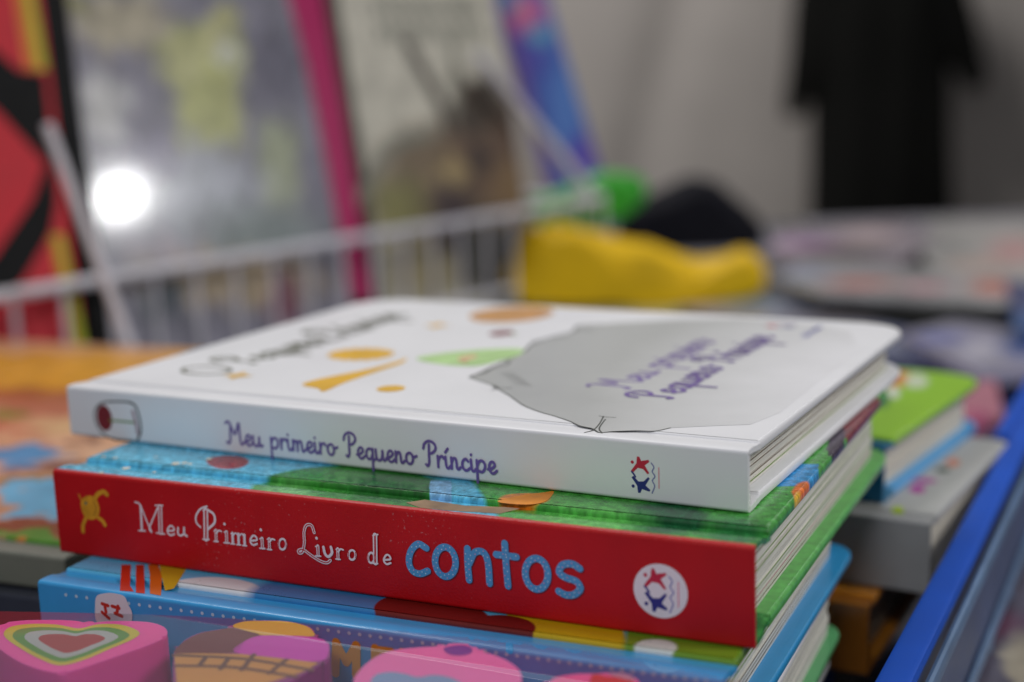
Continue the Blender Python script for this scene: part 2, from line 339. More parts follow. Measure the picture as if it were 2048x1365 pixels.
# hanging grey cloth behind
bm = bmesh.new(); nx, nz = 220, 16; G2 = []
for i in range(nx+1):
    x = -45+95*i/nx
    col = []
    for k in range(nz+1):
        z = -10.5+30*k/nz
        y = 55+.14*sin(x*.4+.12*z)+.07*sin(x*.9+1.7+.2*z)
        if 3.5 < x < 12: y += .5*math.exp(-((x-6.2-.28*z)/.9)**2)
        col.append(bm.verts.new((x, y, z)))
    G2.append(col)
for a, b in zip(G2, G2[1:]):
    for j in range(nz): bm.faces.new((a[j], b[j], b[j+1], a[j+1]))
o = link('backdrop_cloth', bm, mat('grey_backdrop', (158, 152, 148), .9, .06, .4, .3, 20)); o.location = (0, 0, FLOOR*S)
o.modifiers.new('t', 'SOLIDIFY').thickness = .002
tag(o, 'pale grey cloth hanging in loose folds across the whole background', 'curtain')
# ================================================================= MAIN STACK
WHITE = mat('white_laminated_board', (236, 236, 240), .4, .015, 3, .06, 90, spec=.35); 
PAGE = pagemat('page_edges', (232, 230, 222)); PAGEG = pagemat('grey_page_edges', (196, 192, 182))
GL = mat('green_page_line', (120, 150, 70), .6); TL = mat('brown_page_line', (120, 104, 90), .6); RL = mat('pink_page_line', (190, 140, 150), .6)
# --- white book
yw = .488; T = .172; Lw = 2.405; Ww = 1.925
A = at(133, 772, -1.0); M = frame(Vector((A.x, A.y, -1-T)), yw)
wb = hardcover('picture_book', 'thin white hardback picture book with purple handwritten title, topmost of the front stack', 'book', M, Lw, Ww, T, WHITE, WHITE, WHITE, PAGE, 'books in the front stack', rc=.17, npages=8, inset=.05, hinge=.10, groove=.004, linecols=[GL, TL])
top, spn, topf, spnf = book_fns(M, T)
def PX(fn): return lambda p, h: None
pr = Print(spnf)
b0 = spn(452, 890); b1 = spn(988, 943); x0 = spn(447, 888).x; x1 = spn(985, 940).x
cap = (spn(895, 912)-spn(895, 934)).length
zb = (b0.y+b1.y)/2
write(pr, 'Meu primeiro Pequeno PrIncipe', (x0+.02, spn(700, 914).y), (1, 0), (0, 1), cap, .0085, PURPLE, fit=x1-x0)
pr.done('title', wb)
pr = Print(spnf); c = spn(1289, 951); logo(pr, c, .064); pr.done('emblem', wb)
pr = Print(spnf)   # small oval vignette: a red flower in a rounded glass outline
Z = lambda L_: [spn(80+a/2.926, 560+b/2.926) for a, b in L_]
pr.ribbon(Z([(520, 715), (440, 712), (360, 722), (322, 770), (330, 840), (375, 905), (450, 938), (540, 942)]), .006, DARK)
pr.ribbon(Z([(520, 715), (560, 740), (585, 820), (590, 890), (570, 940)]), .008, DARK)
c = Z([(378, 808)])[0]; pr.disc(c, .034, WINE, .045); pr.ribbon(Z([(410, 822), (480, 828), (560, 836)]), .007, GREENI)
pr.ribbon(Z([(545, 770), (560, 830), (575, 900)]), .012, mat('pinkish_grey_ink', (170, 140, 150), .5))
pr.done('flower_vignette', wb)
# cover print
t2 = lambda x, y: top(x, y).to_2d()
pr = Print(topf)
Z2 = lambda L_: [t2(780+a/2.926, 560+b/2.926) for a, b in L_]
hill = [(465, 572), (520, 592), (600, 618), (640, 645), (700, 680), (780, 735), (870, 772), (960, 798), (1050, 828), (1110, 855), (1185, 872), (1225, 895), (1300, 889), (1440, 884), (1550, 886), (1640, 868)]
hillpx = [(780+a/2.926, 560+b/2.926) for a, b in hill]+[(1440, 852), (1500, 850), (1560, 826), (1640, 760), (1720, 700), (1700, 664), (1640, 650), (1560, 642), (1480, 637), (1350, 640), (1240, 646), (1158, 652), (1146, 664), (1100, 676), (1062, 690), (1050, 700), (1020, 720), (990, 735), (970, 740)]
HILL = art('grey_wash', (184, 186, 185), [('e', 1760, 760, 370, 260, (236, 236, 240), .6), ('e', 1010, 790, 130, 60, (176, 178, 178), .8)], lambda x, y: top(x, y), rough=.34, wob=.05, speck=.03, sscale=4)
pr.poly([t2(*p) for p in hillpx], HILL)
pr.ribbon([t2(*p) for p in hillpx[:16]], .0052, DARK)
pr.ribbon([t2(*p) for p in [(940, 756), (985, 735), (1045, 706), (1062, 690), (1100, 676), (1146, 664), (1158, 652), (1200, 650)]], .009, DARK)
for L_ in ([(1225, 798), (1260, 804), (1320, 808)], [(1250, 800), (1225, 845), (1190, 880), (1140, 895)], [(1260, 818), (1225, 870), (1240, 898)], [(615, 620), (640, 632), (680, 638), (712, 630)], [(600, 622), (620, 640), (590, 648)], [(550, 548), (580, 520), (610, 515)]):
    pr.ribbon(Z2(L_), .0045, DARK)
for L_ in ([(465, 572), (490, 560), (548, 548), (600, 520), (680, 500), (700, 478)], [(800, 400), (815, 388), (850, 362), (905, 350), (960, 338), (1050, 330)], [(1078, 300), (1085, 286), (1130, 288), (1190, 296)]): pr.ribbon(Z2(L_), .007, DARK)
for k in range(9):
    x = 640+k*13; y = 548+k*9; pr.ribbon(Z2([(x, y), (x+35, y-4), (x+80+random.random()*30, y+3)]), .004, mat('soft_grey_ink', (160, 162, 160), .5))
pr.done('hill_drawing', wb)
pr = Print(topf)   # plain shapes in place of the drawn figure
pr.poly(catmull([t2(*p) for p in [(604, 770), (640, 758), (740, 738), (800, 722), (812, 716), (806, 726), (760, 742), (690, 766), (648, 784), (636, 778)]], 4, True), YEL)
pr.done('ribbon_drawing', wb); pr = Print(topf); pr.h += .0001
q = t2(722, 709); pr.poly([(q.x+(.135 if i % 2 else .115)*cos(2*pi*i/36), q.y+(.12 if i % 2 else .10)*sin(2*pi*i/36)) for i in range(36)], YEL)
pr.poly(catmull([t2(*p) for p in [(832, 718), (880, 708), (960, 700), (1040, 698), (1040, 710), (1000, 722), (950, 733), (880, 729)]], 5, True), LGREEN)
pr.disc(t2(935, 716), .03, mat('peach_ink', (228, 190, 150), .4), .05); pr.disc(t2(928, 724), .016, REDI)
for L_ in ([(845, 722), (900, 712), (960, 706)], [(900, 727), (960, 719), (1030, 706)], [(935, 731), (985, 724), (1015, 716)]): pr.ribbon([t2(*p) for p in L_], .008, GREENI)
pr.disc(t2(782, 778), .047, YEL); 
for c, r in (((476, 752), .06), ((874, 652), .06)):
    q = t2(*c); pr.poly([(q.x+(r if i % 2 == 0 else r*.42)*cos(pi*i/4+.2), q.y+(r if i % 2 == 0 else r*.42)*sin(pi*i/4+.2)) for i in range(8)], YEL)
pr.done('yellow_and_green_shapes', wb); pr = Print(topf); pr.h += .0002
q = t2(1023, 629); pr.disc(q, .17, OCHRE, .2, 30); q = t2(1003, 667); pr.disc(q, .045, WINE, .06); q = t2(1027, 669); pr.disc(q, .015, GREENI)
pr.done('planet_drawing', wb)
pr = Print(topf)
dirr = Vector((0, 1)); dup = Vector((-1, 0))
def covtext(text, p0, p1, hgt, wd, m):
    a = t2(*p0); b = t2(*p1); write(pr, text, a, dirr, dup, hgt, wd, m, fit=abs(b.y-a.y))
covtext('Meu primeiro', (1257, 778), (1432, 681), .068, .0155, PURPLE)
covtext('Pequeno PrIncipe', (1342, 799), (1540, 674), .068, .0155, PURPLE)
pr.done('cover_title', wb)
pr = Print(topf); covtext('O Pequeno PrIncipe', (432, 752), (812, 630), .092, .018, OLIVE); pr.done('upper_title', wb)
pr = Print(topf); 
covtext('nunnu an nunnu dnunn', (580, 712), (745, 655), .028, .007, mat('faint_ink', (150, 150, 146), .5))
pr.done('small_lettering', wb); pr = Print(topf)
covtext('cnunda cununa', (1612, 676), (1632, 654), .02, .006, WAVE)
pr.done('publisher_lettering', wb); pr = Print(topf)
logo(pr, t2(1562, 652), .075, right=(0, 1), up=(-1, 0)); pr.done('imprint', wb)
# --- red book
yr = .4386; T = .271; Lr = 2.236; Wr = 1.885
ZT = -1.1742
A = at(105, 940, ZT); M = frame(Vector((A.x, A.y, ZT-T)), yr); top, spn, topf, spnf = book_fns(M, T)
GRN = (70, 160, 62); DG = (22, 92, 52)
tr = art('storybook_cover_art', GRN, [
 ('b', 380, 905, 525, 140, (96, 190, 224), .01), ('e', 690, 985, 198, 62, (50, 140, 44), .03), ('e', 455, 925, 42, 14, (150, 20, 26), .05), ('e', 790, 975, 100, 34, (30, 104, 36), .3), ('e', 570, 985, 50, 22, (120, 190, 110), .6),
 ('b', 880, 985, 22, 26, (128, 184, 226), .06), ('e', 1050, 998, 50, 12, (226, 130, 26), .1),
 ('e', 1330, 1035, 90, 34, DG, .2), ('e', 1180, 1040, 100, 26, (96, 186, 84), .5), ('e', 1470, 1065, 60, 30, (40, 120, 60), .4), 
 ('b', 1722, 835, 50, 42, (128, 26, 40), .02), ('b', 1672, 868, 16, 44, (50, 30, 60), .05), ('b', 1590, 950, 48, 24, (40, 150, 214), .03), ('e', 1612, 985, 26, 22, (240, 120, 36), .1), ('e', 1600, 1005, 12, 20, (250, 200, 40), .2)],
 lambda x, y: top(x, y), rough=.26, coat=.3, wob=.02, speck=.62, sscale=34, bump=.12, bscale=12)
grb = mat('green_printed_board', (96, 184, 88), .3, .28, 26, .1, 12, .3)
REDM = mat('red_laminated_spine', (188, 5, 16), .42, .10, 5, .35, 160, 0, spec=.35); dusty(REDM)
rb = hardcover('story_book', 'thick storybook with bright red spine, second from the top of the front stack', 'book', M, Lr, Wr, T, tr, [tr, REDM], grb, PAGE, 'books in the front stack', rc=.12, npages=13, inset=.045, tb=.034, hinge=.15, groove=.016, linecols=[TL, GL, RL])
# the spine wrap is red up to its rounded shoulder; beyond it the cover picture begins
sp = [o for o in rb.children if o.name.startswith('spine')][0]
for p in sp.data.polygons:
    if p.center.y/S < .018: p.material_index = 1
pr = Print(topf)
bark = mat('bark_brown_ink', (142, 110, 76), .4, .3, 20)
pr.poly([t + Vector((0, 0)) for t in [top(*p).to_2d() for p in [(812, 1006), (850, 1000), (930, 1012), (1010, 1015), (1040, 1018), (1000, 1028), (900, 1022), (840, 1016)]]], bark)
pr.done('branch_drawing', rb); pr = Print(topf); pr.h += .0001
lf = mat('orange_leaf_ink', (228, 140, 30), .4, .3, 12)
pr.poly(catmull([top(*p).to_2d() for p in [(995, 1004), (1040, 992), (1085, 986), (1108, 984), (1090, 1004), (1050, 1010)]], 4, True), lf)
pr.done('leaf_drawing', rb); pr = Print(topf); pr.h += .0002
for i in range(10):
    q = top(random.uniform(190, 470), random.uniform(912, 952)).to_2d(); pr.disc(q, .012*random.uniform(.5, 1.3), mat('cream_star_ink', (226, 214, 190), .4), n=5)
pr.done('star_dots', rb)
pr = Print(spnf)
Q = lambda L_, z=4: [spn(60+a/2.9257, 900+b/2.9257) for a, b in L_]
Q5 = lambda L_: [spn(700+a/2.9257, 950+b/2.9257) for a, b in L_]
kz = (spn(700, 1100)-spn(703, 1100)).length/3/2.9257   # one traced unit in dm
def hol(L_, wd, q=Q, **k):
    pr.ribbon(q(L_), wd*kz*1.15, PAPERW, **k)
    if wd >= 14: pr.ribbon(q(L_), wd*kz*.42, REDM, **k)
def e_(cx, cy, q=Q): hol([(cx-18, cy+2), (cx+16, cy-2), (cx+10, cy-22), (cx-6, cy-27), (cx-20, cy-8), (cx-20, cy+12), (cx-4, cy+27), (cx+18, cy+20)], 9, q)
def stem(x, y0, y1, wd=15, q=Q, ser=13):
    hol([(x, y0), (x+2, y1)], wd, q, smooth=False); hol([(x-ser, y1+2), (x+ser+4, y1+4)], 7, q, smooth=False); hol([(x-ser, y0+3), (x, y0-2)], 6, q, smooth=False)
def dot_(x, y, q=Q): pr.disc(q([(x, y)])[0], 8*kz, PAPERW, n=12)
def o_(cx, cy, rx, ry, q=Q):
    P = [(cx+rx*cos(a), cy+ry*sin(a)) for a in [2*pi*i/12 for i in range(12)]]; pr.ribbon(q(P), 11*kz, PAPERW, closed=True)
    pr.ribbon(q([(cx-rx, cy-ry*.6), (cx-rx-1, cy), (cx-rx, cy+ry*.6)]), 4*kz, REDM); pr.ribbon(q([(cx+rx, cy-ry*.6), (cx+rx+1, cy), (cx+rx, cy+ry*.6)]), 4*kz, REDM)
def r_(x, y0, y1, q=Q): stem(x, y0, y1, 14, q, 10); hol([(x+3, y0+18), (x+16, y0+2), (x+32, y0+6)], 8, q)
hol([(616, 306), (636, 312), (650, 330)], 8); hol([(648, 325), (656, 470)], 12, smooth=False); hol([(638, 472), (676, 474)], 7, smooth=False)
hol([(650, 330), (688, 425), (714, 480), (700, 462), (714, 420), (748, 340)], 8); hol([(762, 332), (766, 484)], 22, smooth=False); hol([(735, 325), (778, 325)], 7, smooth=False); hol([(742, 486), (790, 492)], 7, smooth=False)
e_(828, 472); hol([(868, 455), (868, 488), (882, 501), (900, 494)], 10); hol([(903, 455), (905, 490), (920, 504)], 11)
hol([(1036, 330), (1000, 345), (974, 385), (976, 425), (1000, 452)], 9); stem(1030, 352, 520, 26, Q, 16); hol([(1045, 352), (1078, 378), (1082, 425), (1045, 462)], 12)
r_(1090, 470, 532); stem(1152, 478, 540); dot_(1141, 433)
for x, y in ((1188, 486), (1223, 491), (1258, 496)): stem(x, y, y+60, 13, Q, 9)
hol([(1190, 505), (1205, 486), (1222, 496)], 7); hol([(1225, 508), (1242, 490), (1258, 500)], 7)
e_(1315, 528); stem(1362, 516, 572); dot_(1355, 466); r_(1404, 518, 578); o_(1482, 550, 21, 31)
hol([(1668, 482), (1652, 440), (1622, 440), (1608, 480), (1610, 540), (1600, 592), (1582, 602), (1576, 588), (1604, 582), (1660, 622), (1712, 652), (1744, 658), (1762, 644)], 14)
stem(1689, 560, 616); dot_(1682, 514); hol([(1722, 566), (1732, 606), (1752, 622), (1772, 600), (1766, 566)], 13); r_(1806, 576, 634); o_(1890, 612, 20, 28)
hol([(150, 352), (168, 346), ], 7, Q5, smooth=False); stem(152, 350, 512, 22, Q5, 12); o_(130, 482, 18, 30, Q5); e_(226, 492, Q5)
pr.done('title', rb)
pr = Print(spnf)
BL = mat('blue_letter_ink', (78, 156, 206), .38, .06); SH = mat('maroon_edge_ink', (96, 8, 22), .4); DOTS = [mat('pale_blue_dot', (190, 222, 236), .4), mat('pale_pink_dot', (206, 160, 200), .4)]
el = lambda cx, cy, rx, ry: [(cx+rx*cos(a)-.0*sin(a), cy+ry*sin(a)+.10*rx*cos(a)) for a in [2*pi*i/16 for i in range(16)]]
words = [([(448, 428), (400, 404), (358, 445), (346, 510), (368, 562), (412, 578), (456, 562)], 0), (el(559, 508, 60, 86), 1), ([(688, 430), (690, 520), (698, 615)], 0), ([(697, 520), (730, 455), (780, 452), (808, 510), (818, 635)], 0),
 ([(906, 400), (914, 520), (926, 650)], 0), ([(856, 465), (975, 480)], 0), (el(1093, 578, 66, 90), 1), ([(1346, 548), (1300, 520), (1245, 527), (1226, 570), (1265, 600), (1325, 622), (1348, 665), (1310, 700), (1262, 700), (1222, 680)], 0)]
for L_, cl in words: pr.ribbon(Q5([(a+5, b+6) for a, b in L_]), 37*kz, SH, closed=bool(cl))
pr.h += .0001
for L_, cl in words:
    pr.ribbon(Q5(L_), 35*kz, BL, closed=bool(cl))
for L_, cl in words:
    P = catmull([Vector(p) for p in L_], 6, bool(cl)) if len(L_) > 2 else [Vector(L_[0])*(1-t)+Vector(L_[1])*t for t in (0, .25, .5, .75, 1)]
    acc = 0; k = 0
    for a, b in zip(P, P[1:]):
        acc += (b-a).length
        if acc > 15:
            acc = 0; k += 1; d = (b-a).normalized(); nn = Vector((-d.y, d.x))
            pr.disc(Q5([b+nn*(9 if k % 2 else -9)])[0], 3.6*kz, DOTS[k % 3 == 0], n=8)
pr.done('lettering', rb)
pr = Print(spnf); c = spn(700+1817/2.9257, 950+680/2.9257); logo(pr, c, 128*kz, ring=PAPERW, k=1); pr.done('emblem', rb)
pr = Print(spnf); BY = mat('golden_bird_ink', (214, 150, 30), .4, .25, 30)
pr.poly(catmull(Q([(300, 300), (340, 268), (385, 285), (408, 345), (395, 395), (350, 408), (310, 370)]), 5, True), BY)
for L_, wd in (([(375, 300), (395, 262), (430, 245), (452, 262)], 26), ([(330, 395), (312, 440), (312, 478)], 22), ([(385, 385), (425, 415), (440, 440)], 22), ([(300, 290), (288, 262)], 8)): pr.ribbon(Q(L_), wd*kz, BY)
pr.disc(Q([(328, 312)])[0], 9*kz, mat('teal_eye_ink', (70, 110, 90), .4)); pr.ribbon(Q([(370, 300), (388, 345), (372, 385)]), 4*kz, mat('brown_line_ink', (150, 84, 20), .4))
pr.done('bird_drawing', rb)
# --- light blue book, third
y3 = .425; T = .242; L3 = 2.10; W3 = 1.68; Z3 = ZT-.2715
A = at(75, 1162, Z3); M = frame(Vector((A.x, A.y, Z3-T)), y3); top, spn, topf, spnf = book_fns(M, T)
t3 = art('sky_blue_cover_art', (92, 188, 232), [('b', 1130, 1265, 120, 60, (206, 172, 20), .03), ('b', 1500, 1300, 260, 80, (110, 150, 36), .03),
 ('e', 420, 1185, 105, 32, (230, 232, 236), .04), ('e', 640, 1200, 150, 60, (52, 128, 188), .1), ('e', 820, 1215, 70, 28, (116, 26, 22), .03), ('e', 900, 1240, 80, 34, (116, 26, 22), .03), ('e', 1000, 1255, 70, 26, (110, 24, 20), .03), ('e', 1310, 1295, 42, 16, (220, 226, 220), .1)],
 lambda x, y: top(x, y), rough=.28, coat=.3, wob=.01, speck=.05, sscale=10)
SKY = mat('sky_blue_board', (56, 160, 222), .3, .06, 12, .12, 60, .3)
b3 = hardcover('picture_book', 'light blue hardback with small dots on its spine, directly under the red spined book', 'book', M, L3, W3, T, t3, SKY, SKY, PAGE, 'books in the front stack', rc=.1, npages=11, inset=.06, tb=.03, hinge=.12, linecols=[TL, GL])
pr = Print(topf); RDI = mat('red_orange_ink', (196, 46, 20), .35); ORI = mat('orange_ink', (206, 96, 18), .35)
tt = lambda L_: [top(*p).to_2d() for p in L_]
for L_, m_ in (([(240, 1182), (243, 1130), (262, 1130), (260, 1172), (268, 1184)], RDI), ([(272, 1186), (272, 1130), (288, 1130), (290, 1188)], RDI), ([(296, 1130), (300, 1150), (300, 1188), (322, 1192), (324, 1152), (316, 1130)], ORI), ([(318, 1130), (330, 1182), (348, 1178), (372, 1140), (352, 1130)], mat('mustard_ink', (200, 160, 30), .35))):
    pr.poly(tt(L_), m_)
pr.done('cover_letters', b3)
pr = Print(spnf)
for i in range(62):
    x = 132+i*21; z = spn(x, 1190+(x-132)*.134).y; pr.disc((spn(x, 1190+(x-132)*.134).x, z), .0055, DOTS[0], n=8)
cl = [(192, 1215), (195, 1192), (213, 1186), (230, 1186), (250, 1192), (258, 1208), (266, 1226), (262, 1250), (240, 1262), (210, 1258), (194, 1240)]
pr.poly(catmull([spn(*p) for p in cl], 4, True), mat('cloud_white_ink', (226, 228, 232), .4))
for L_ in ([(206, 1207), (218, 1211)], [(212, 1214), (214, 1224)], [(226, 1212), (240, 1216)], [(206, 1224), (220, 1236)], [(232, 1226), (246, 1232)], [(238, 1212), (236, 1224)]): pr.ribbon([spn(*p) for p in L_], .011, RDI, smooth=False)
GOLD = mat('gold_letter_ink', (226, 164, 44), .35, .05)
def P3(L_, wd): pr.ribbon([spn(*p) for p in L_], wd, GOLD, smooth=False)
P3([(672, 1345), (674, 1284)], .026); P3([(674, 1284), (694, 1324)], .024); P3([(694, 1324), (714, 1290)], .024); P3([(714, 1290), (714, 1350)], .026)
P3([(752, 1352), (752, 1296)], .026); P3([(752, 1298), (784, 1302)], .022); P3([(752, 1324), (780, 1328)], .022); P3([(752, 1352), (786, 1356)], .022)
P3([(806, 1304), (808, 1340), (822, 1362), (842, 1345), (844, 1310)], .026)
pr.done('title', b3)
# --- lower books
def lower(name, label, corner_px, z_low, yaw, L, W, T, topm, spm, botm, pg, npg=9, rc=.1, group='books in the front stack', **k):
    C = at(corner_px[0], corner_px[1], z_low)           # far right corner of the lower board
    u = Vector((cos(yaw), -sin(yaw), 0)); v = Vector((sin(yaw), cos(yaw), 0))
    O = C-u*L-v*W; M = frame(O, yaw); return hardcover(name, label, 'book', M, L, W, T, topm, spm, botm, pg, group, rc=rc, npages=npg, **k), M
LEAF = mat('mid_green_board', (94, 170, 112), .35, .06, 12, .1, 60, .2)
Zb = Z3-.2425
b4, M4 = lower('picture_book', 'book with cream page edges and mid green lower board, under the light blue book', (1688, 1262), Zb-.245, .41, 2.1, 1.66, .245, WHITE, LEAF, LEAF, PAGE)
b5, M5 = lower('picture_book', 'white edged book at the bottom of the front stack', (1668, 1315), Zb-.2455-.12, .40, 2.1, 1.62, .12, WHITE, WHITE, WHITE, PAGE, 5)
rest = Zb-.366
b6, M6 = lower('picture_book', 'blue covered book hidden lowest below the white edged one', (1640, 1420), TZ, .42, 2.0, 1.55, rest-TZ-.001, SKY, SKY, SKY, PAGEG, 10)
# ================================================================= SECOND STACK
LIME = (142, 196, 24)
yl = .40
Cc = at(1768, 893, -1.42); Ll = 1.75; Wl = 1.34; T = .225
u = Vector((cos(yl), -sin(yl), 0)); v = Vector((sin(yl), cos(yl), 0)); M = frame(Vector((Cc.x, Cc.y, -1.42-T))-u*Ll-v*.0, .53)
M = frame(Vector((Cc.x, Cc.y, -1.42-T)), .595); M.translation = M @ Vector((-Ll, 0, 0))
top, spn, topf, spnf = book_fns(M, T)
tl = art('lime_cover_art', LIME, [('e', 1800, 712, 90, 26, (70, 170, 176), .2), ('e', 1850, 722, 36, 16, (176, 214, 190), .3), ('e', 1770, 757, 60, 18, (214, 134, 20), .1), ('e', 1832, 762, 24, 14, (206, 218, 190), .3), ('e', 1786, 785, 14, 12, (214, 220, 206), .3), ('e', 1765, 800, 14, 16, (60, 130, 50), .3)],
  lambda x, y: top(x, y), rough=.3, coat=.2, wob=.01, speck=.05)
TEAL = mat('azure_board', (60, 160, 224), .3, .05, 10, 0, 60, .3)
lb = hardcover('picture_book', 'lime green covered book with blue lower board, top of the second stack behind', 'book', M, Ll, Wl, T, tl, mat('deep_teal_board', (20, 112, 156), .35), TEAL, pagemat('warm_page_edges', (226, 220, 208)), 'books in the second stack', rc=.16, npages=14, inset=.05, hinge=.11)
# grey
T = .275; zt = -1.42-.2255
Cg = at(1861, 1047, zt); yg = .553; Lg = 1.6; Wg = 1.25
M = frame(Vector((Cg.x, Cg.y, zt-T)), yg); M.translation = M @ Vector((-Lg, 0, 0)); top, spn, topf, spnf = book_fns(M, T)
tg = art('grey_cover_art', (176, 176, 176), [('e', 1795, 1020, 12, 8, (170, 196, 30), .1), ('e', 1835, 978, 16, 9, (170, 60, 150), .2), ('e', 1850, 962, 24, 5, (170, 60, 150), .3), ('e', 1905, 925, 14, 8, (200, 120, 90), .3), ('e', 1885, 940, 14, 6, (70, 80, 60), .3)], lambda x, y: top(x, y), rough=.4, wob=.01, speck=.08)
GSP = mat('grey_spine_board', (158, 158, 160), .45, .05)
gb = hardcover('picture_book', 'thick grey book with coloured spots on its cover, middle of the second stack', 'book', M, Lg, Wg, T, tg, GSP, GSP, pagemat('warm_page_edges', (226, 220, 208)), 'books in the second stack', rc=.05, npages=16, inset=.03, hinge=.1)
# orange
T = .27; zt = zt-.2755
Co = at(1737, 1212, zt); Lo = 1.5; Wo = 1.4; M = frame(Vector((Co.x, Co.y, zt-T)), .50); M.translation = M @ Vector((-Lo, 0, 0))
ORB = mat('tan_orange_board', (206, 132, 40), .22, .08, 8, .1, 20, .6); BRN = mat('bronze_brown_spine', (150, 92, 30), .3, .12, 4, .1, 20, .4)
ob = hardcover('picture_book', 'glossy tan orange book with brown spine, bottom of the second stack', 'book', M, Lo, Wo, T, ORB, BRN, ORB, mat('dim_page_edges', (205, 194, 174), .8), 'books in the second stack', rc=.1, npages=10, inset=.05, hinge=.1)
# block under it
T = (zt-.2705)-TZ; M = frame(Vector((Co.x-.1, Co.y+.1, TZ)), .45); M.translation = M @ Vector((-1.5, 0, 0))
hardcover('picture_book', 'dark blue book hidden under the tan orange one in the second stack', 'book', M, 1.5, 1.4, T, mat('ink_blue_board', (40, 60, 120), .4), mat('ink_blue_board', (40, 60, 120), .4), mat('ink_blue_board', (40, 60, 120), .4), PAGEG, 'books in the second stack')
# ================================================================= BLUE CRATE
def slab(name, pts_px, z, th, m, label=None, cat=None, parent=None, bev=.02, group=None):
    P = [at(x, y, z) for x, y in pts_px]; c = sum(P, Vector())/len(P)
    bm = bmesh.new(); extrude_poly(bm, [(p.x-c.x, p.y-c.y) for p in P], 0, th, 0, bev); 
    o = link(name, bm, m, parent); o.location = Vector((c.x, c.y, z-th+(0 if parent else FLOOR)))*S
    if label: tag(o, label, cat, group)
    return o, c
BLUEP = mat('royal_blue_plastic', (14, 78, 186), .5, .12, 3, .15, 20, spec=.3); BLUEL = mat('steel_blue_plastic', (96, 124, 160), .4, .3, 3)
p0 = at(2055, 800, -1.65); p1 = at(1740, 1370, -1.65); d = (p1-p0); d.z = 0; Lc = 5.4; d.normalize()
nrm = Vector((-d.y, d.x, 0))     # points to the right, away from the stacks
if nrm.x < 0: nrm = -nrm
org = p0-d*.9
Mx = Matrix((-d*1.0, nrm, Vector((0, 0, 1)))).transposed().to_4x4()
if Mx.to_3x3().determinant() < 0: Mx = Matrix((d*1.0, nrm, Vector((0, 0, 1)))).transposed().to_4x4(); org = p0-d*.9; sgn = 1
else: sgn = -1
Mx.translation = Vector((org.x, org.y, TZ))
crate = thing('plastic_crate', Mx, 'royal blue plastic crate edge running diagonally past the second stack', 'crate')
H = -1.65-TZ
def cb(name, x0, y0, z0, x1, y1, z1, m, bev=.015):
    bm = bmesh.new(); X0, X1 = sorted((sgn*x0, sgn*x1)); box(bm, X0, y0, z0, X1, y1, z1, 0, bev); return link(name, bm, m, crate)
cb('rim', 0, 0, H-.05, Lc, .10, H, BLUEP, .02); cb('handle', .0, -.07, H-.07, 1.55, -.002, H-.01, BLUEP, .02); cb('side_wall', .05, .05, .0, Lc-.05, .085, H-.055, mat('hazy_blue_plastic', (70, 84, 120), .4, .3, 3)); cb('outer_lip', .0, .102, H-.12, Lc, .13, H-.06, BLUEL, .015)
cb('outer_lip', .0, .087, H-.5, Lc, .11, H-.44, BLUEL, .015)
for k in range(7): cb('rib', .3+k*.6, .087, .02, .34+k*.6, .10, H-.52, BLUEL, .004)
# ================================================================= STUFF ON THE TABLE BEHIND
def pack_art(name, base, spots, z, rough=.25, coat=.4, wob=.08, speck=.25, cen=(0, 0)):
    return art(name, base, spots, lambda x, y: at(x, y, z)-Vector((*cen, 0)), rough=rough, coat=coat, wob=wob, speck=speck, sscale=3, bump=.5, bscale=1.2)
def pack(name, label, pts, z, th, base, spots, cat='pack', **k):
    P = [at(x, y, z) for x, y in pts]; c = sum(P, Vector())/len(P)
    return slab(name, pts, z, th, pack_art(name+'_print', base, spots, z, cen=(c.x, c.y), **k), label, cat, bev=.03)
# lying magazines and packs, several thin ones fanned over each other
pack('wrapped_magazine', 'violet blue magazine in clear wrap lying flat behind the white and lime green books', [(1500, 640), (2120, 700), (2300, 900), (1840, 960), (1400, 860), (1300, 700)], -2.35, .22, (104, 106, 150),
 [('e', 1740, 700, 200, 20, (84, 88, 150), .5), ('e', 1900, 720, 60, 30, (150, 148, 180), .4), ('e', 1990, 800, 60, 30, (70, 100, 170), .4), ('e', 1620, 680, 80, 14, (150, 146, 160), .5)])
pack('wrapped_magazine', 'grey blue magazine with lilac and pink spots behind the far edge of the white book', [(1290, 590), (1420, 572), (1980, 632), (2120, 720), (1900, 720), (1500, 660)], -2.2, .12, (128, 134, 158),
 [('e', 1340, 592, 60, 12, (112, 110, 196), .4), ('e', 1405, 594, 34, 12, (206, 146, 196), .4), ('e', 1500, 604, 60, 12, (120, 160, 190), .4), ('e', 1700, 640, 200, 10, (150, 144, 150), .5), ('e', 1860, 668, 60, 14, (90, 96, 150), .5)])
pack('wrapped_magazine', 'pale green and straw yellow magazine behind the far edge of the white book', [(930, 590), (1080, 566), (1300, 574), (1420, 600), (1300, 640), (950, 640)], -2.22, .14, (150, 164, 130),
 [('e', 1020, 582, 80, 12, (110, 160, 146), .4), ('e', 1180, 586, 90, 12, (186, 184, 90), .4)])
pack('wrapped_magazine', 'pale lilac magazine with blue patches just behind the lime green book', [(1800, 664), (1900, 642), (2090, 664), (2110, 730), (1960, 748)], -2.08, .11, (146, 144, 166),
 [('e', 1880, 676, 50, 10, (90, 100, 170), .5), ('e', 1960, 700, 40, 16, (186, 184, 200), .5), ('e', 2040, 690, 40, 20, (70, 90, 150), .5)])
slab('gap_filler', [(1600, 588), (1680, 566), (2020, 596), (2040, 640), (1900, 650)], -2.09, .10, mat('gap_shade_black', (22, 24, 22), .6, .1, spec=.2), 'dark binder showing as a dark wedge under the grey magazines', 'filler')  # black slab added as the shade in the gap below the magazines
